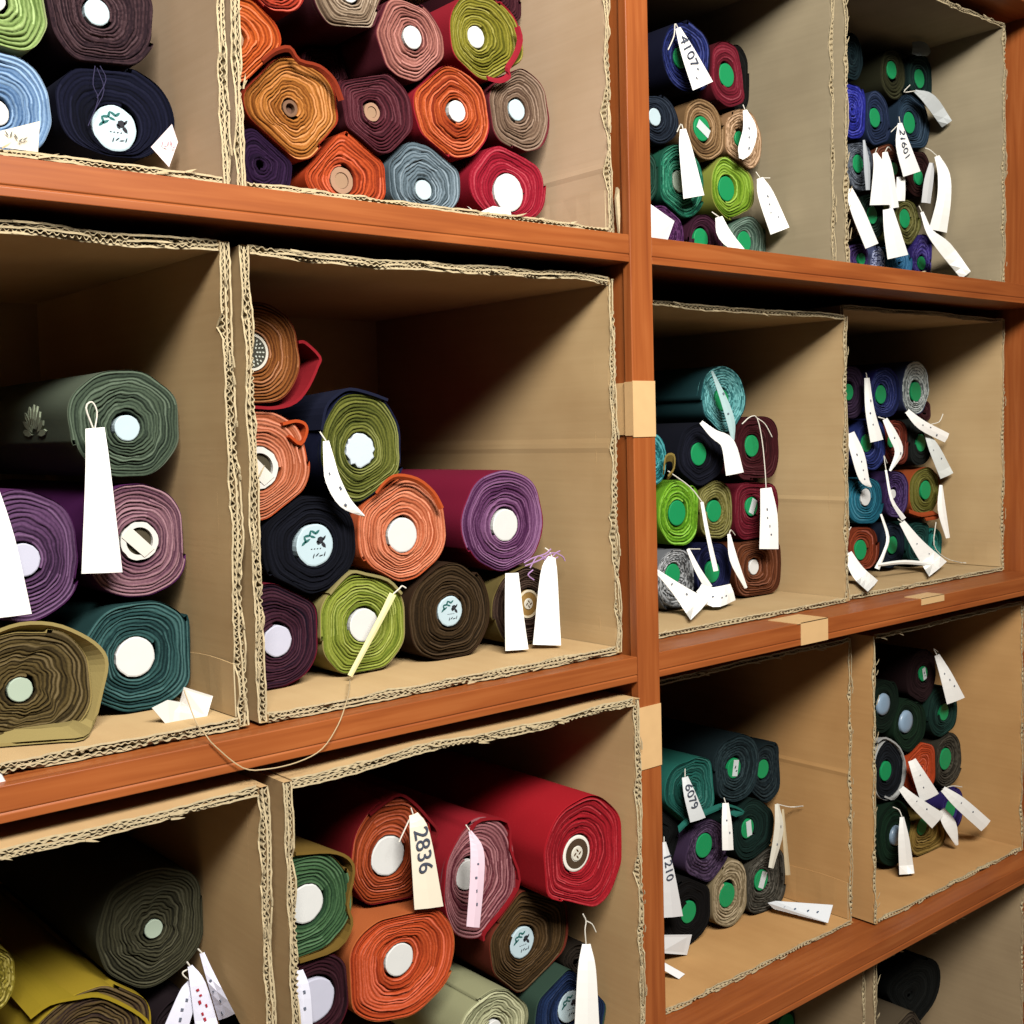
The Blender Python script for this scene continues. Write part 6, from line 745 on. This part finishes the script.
# ------------------------------------------------------------------ price tags and papers
INK = plain('4a5060', .8)
STR = plain('e8e2d4', .9, k=.6)
def text_mesh(s, size):
    cu = bpy.data.curves.new('t', 'FONT'); cu.body = s; cu.size = size; cu.align_x = 'LEFT'; cu.align_y = 'CENTER'; cu.extrude = .0002
    ob = bpy.data.objects.new('t', cu); C.objects.link(ob); dg = bpy.context.evaluated_depsgraph_get()
    me = bpy.data.meshes.new_from_object(ob.evaluated_get(dg)); bpy.data.objects.remove(ob); bpy.data.curves.remove(cu)
    return me
for (L, Rr, S, o, lab) in TAGS:
    rnd = random.Random(lab); n = len(L)
    A = [Vector(v) for v in L]; B = [Vector(v) for v in Rr]
    base = A[0].copy(); m = MB(); th = Vector((0, .0005, 0))
    rows = []
    for a, b in zip(A, B):
        rows.append([a - base, (a + b)/2 - base + Vector((0, -.0012, 0)), b - base, b - base + th, (a + b)/2 - base + th + Vector((0, -.0012, 0)), a - base + th])
    m.grid(rows, 0, True); m.f += [(5, 4, 3, 2, 1, 0), tuple(range(6*n - 6, 6*n))]; m.m += [0, 0]; m.band += [.5, .5]
    col = o.get('col', 'f6f4ee')
    t = m.build('price_tag', plain(col, .75, .02, k=.66), None, smooth=False, loc=base)
    tag(t, lab, 'price tag', 'paper price tags on the rolls')
    if S:
        m = MB()
        for s in S: m.tube([Vector(p) - base for p in s], .0008 if A[0].x < .35 else .0009, 5)
        m.build('string', STR, t)
    mid = [(a + b) / 2 for a, b in zip(A, B)]
    acc = [0.0]
    for i in range(n - 1): acc.append(acc[-1] + (mid[i+1] - mid[i]).length)
    def frame(f):
        x = f * acc[-1]; i = max(k for k in range(n - 1) if acc[k] <= x); g = (x - acc[i]) / max(acc[i+1] - acc[i], 1e-9)
        p = mid[i].lerp(mid[i+1], g); d = (mid[i+1] - mid[i]).normalized(); w = (B[i] - A[i]).lerp(B[i+1] - A[i+1], g)
        wl = w.length; w = (w - d * w.dot(d)).normalized(); nn = d.cross(w).normalized()
        if nn.y > 0: nn = -nn
        return p - base + nn * .0018, d, w, nn, wl
    if 'text' in o:
        Lt = sum((mid[i+1] - mid[i]).length for i in range(n - 1))
        p, d, w, nn, wl = frame(.3); size = min(wl * .95, Lt * .62 / (len(o['text']) * .55))
        me = text_mesh(o['text'], size); me.name = 'printed_number'; me.materials.append(INK)
        for v in me.vertices:      # lay the figures on the curved paper
            p, d, w, nn, wl = frame(min(.99, .14 + v.co.x / Lt)); yv = nn.cross(d).normalized()
            v.co = p + yv * v.co.y + nn * (v.co.z + .0004)
        ob = bpy.data.objects.new('printed_number', me); C.objects.link(ob); ob.parent = t
    if o.get('marks'):
        m = MB(); k = o['marks']
        for j in range(k):
            p, d, w, nn, wl = frame((.35 if 'text' not in o else .72) + (.55 if 'text' not in o else .2) * j / max(k, 1)); p = p + w * wl * rnd.uniform(-.2, .2)
            hl, hw = rnd.uniform(.001, .0022), rnd.uniform(.0008, .0018)
            q = [p + d*(hl*a) + w*(hw*b) for a, b in ((-1, -1), (1, -.6), (.8, 1), (-1, .7))]
            m.add(q + [v + nn * .0003 for v in q], [(0, 1, 2, 3), (7, 6, 5, 4), (0, 4, 5, 1), (1, 5, 6, 2), (2, 6, 7, 3), (3, 7, 4, 0)])
        m.build('printed_marks', plain(o.get('mcol', '6a7080'), .8), t)
for pts, col, name, mk, lab in PAPERS:
    P = [Vector(p) for p in pts]; base = P[0].copy(); n = len(P); m = MB()
    q = [p - base for p in P]
    m.add(q + [v + Vector((0, .0007, 0)) for v in q], [tuple(range(n)), tuple(range(2*n - 1, n - 1, -1))] + [(i, (i+1) % n, (i+1) % n + n, i + n) for i in range(n)])
    t = tag(m.build(name, plain(col, .75, .02), None, loc=base), lab, 'price tag' if name == 'price_tag' else 'paper scrap')
    if name == 'price_tag': t['group'] = 'paper price tags on the rolls'
    if mk:
        c = sum(q, Vector()) / n; s = max((v - c).length for v in q); rr = random.Random(lab)
        quads = [leaf(c.x + s * (-.3 + .14*i), c.z + s * rr.uniform(-.12, .12), rr.uniform(0, 3), s*.2, s*.05) for i in range(5)]
        if mk == 'ink':
            a_, b_ = (q[0] + q[4]) / 2, (q[2] + q[3]) / 2; m = MB()
            for f in (.22, .4, .62, .78):
                c_ = a_.lerp(b_, f); m.box((c_.x - .0022, c_.y - .0016, c_.z - .0016), (c_.x + .0022, c_.y - .0004, c_.z + .0016))
            m.build('printed_marks', plain('5a6c84', .8), t); continue
        ob = marks_mesh(quads, min(v.y for v in q) - .0012, .0003).build('printed_marks', plain({'pink': 'd87a8a', 'grey': '6a6a64', 'ink': '4a5a70'}[mk], .8), t)
base = Vector(LONG_THREAD[0]); m = MB(); m.tube([Vector(p) - base for p in LONG_THREAD], .0006, 5)
tag(m.build('loose_thread', plain('c8b088', .9), None, loc=base), 'long pale loose thread drooping over the middle shelf front', 'thread')

# ------------------------------------------------------------------ light and camera
def area(name, loc, target, sx, sy, power, col):
    l = bpy.data.lights.new(name, 'AREA'); l.shape = 'RECTANGLE'; l.size = sx; l.size_y = sy; l.energy = power; l.color = col
    o = bpy.data.objects.new(name, l); C.objects.link(o); o.location = loc
    o.rotation_euler = (Vector(target) - Vector(loc)).to_track_quat('-Z', 'Y').to_euler(); return o
area('ceiling_lamp', (-.6, -1.85, 1.5), (.35, .1, -.2), 1.5, .6, 236, (1, .97, .92))
w = bpy.data.worlds.new('room'); bpy.context.scene.world = w; w.use_nodes = True
w.node_tree.nodes['Background'].inputs[0].default_value = (.95, .97, 1, 1); w.node_tree.nodes['Background'].inputs[1].default_value = .03

cd = bpy.data.cameras.new('camera'); cam = bpy.data.objects.new('camera', cd); C.objects.link(cam)
cd.sensor_width = 36; cd.lens = CAM['f'] / 1024 * 36; cd.clip_start = .02
r_, u_, f_ = (Vector(CAM[k]) for k in ('right', 'up', 'fwd'))
cam.matrix_world = Matrix(((r_.x, u_.x, -f_.x, CAM['loc'][0]), (r_.y, u_.y, -f_.y, CAM['loc'][1]), (r_.z, u_.z, -f_.z, CAM['loc'][2]), (0, 0, 0, 1)))
sc = bpy.context.scene; sc.camera = cam
sc.view_settings.view_transform = 'Standard'; sc.view_settings.look = 'None'; sc.view_settings.exposure = 0; sc.view_settings.gamma = 1
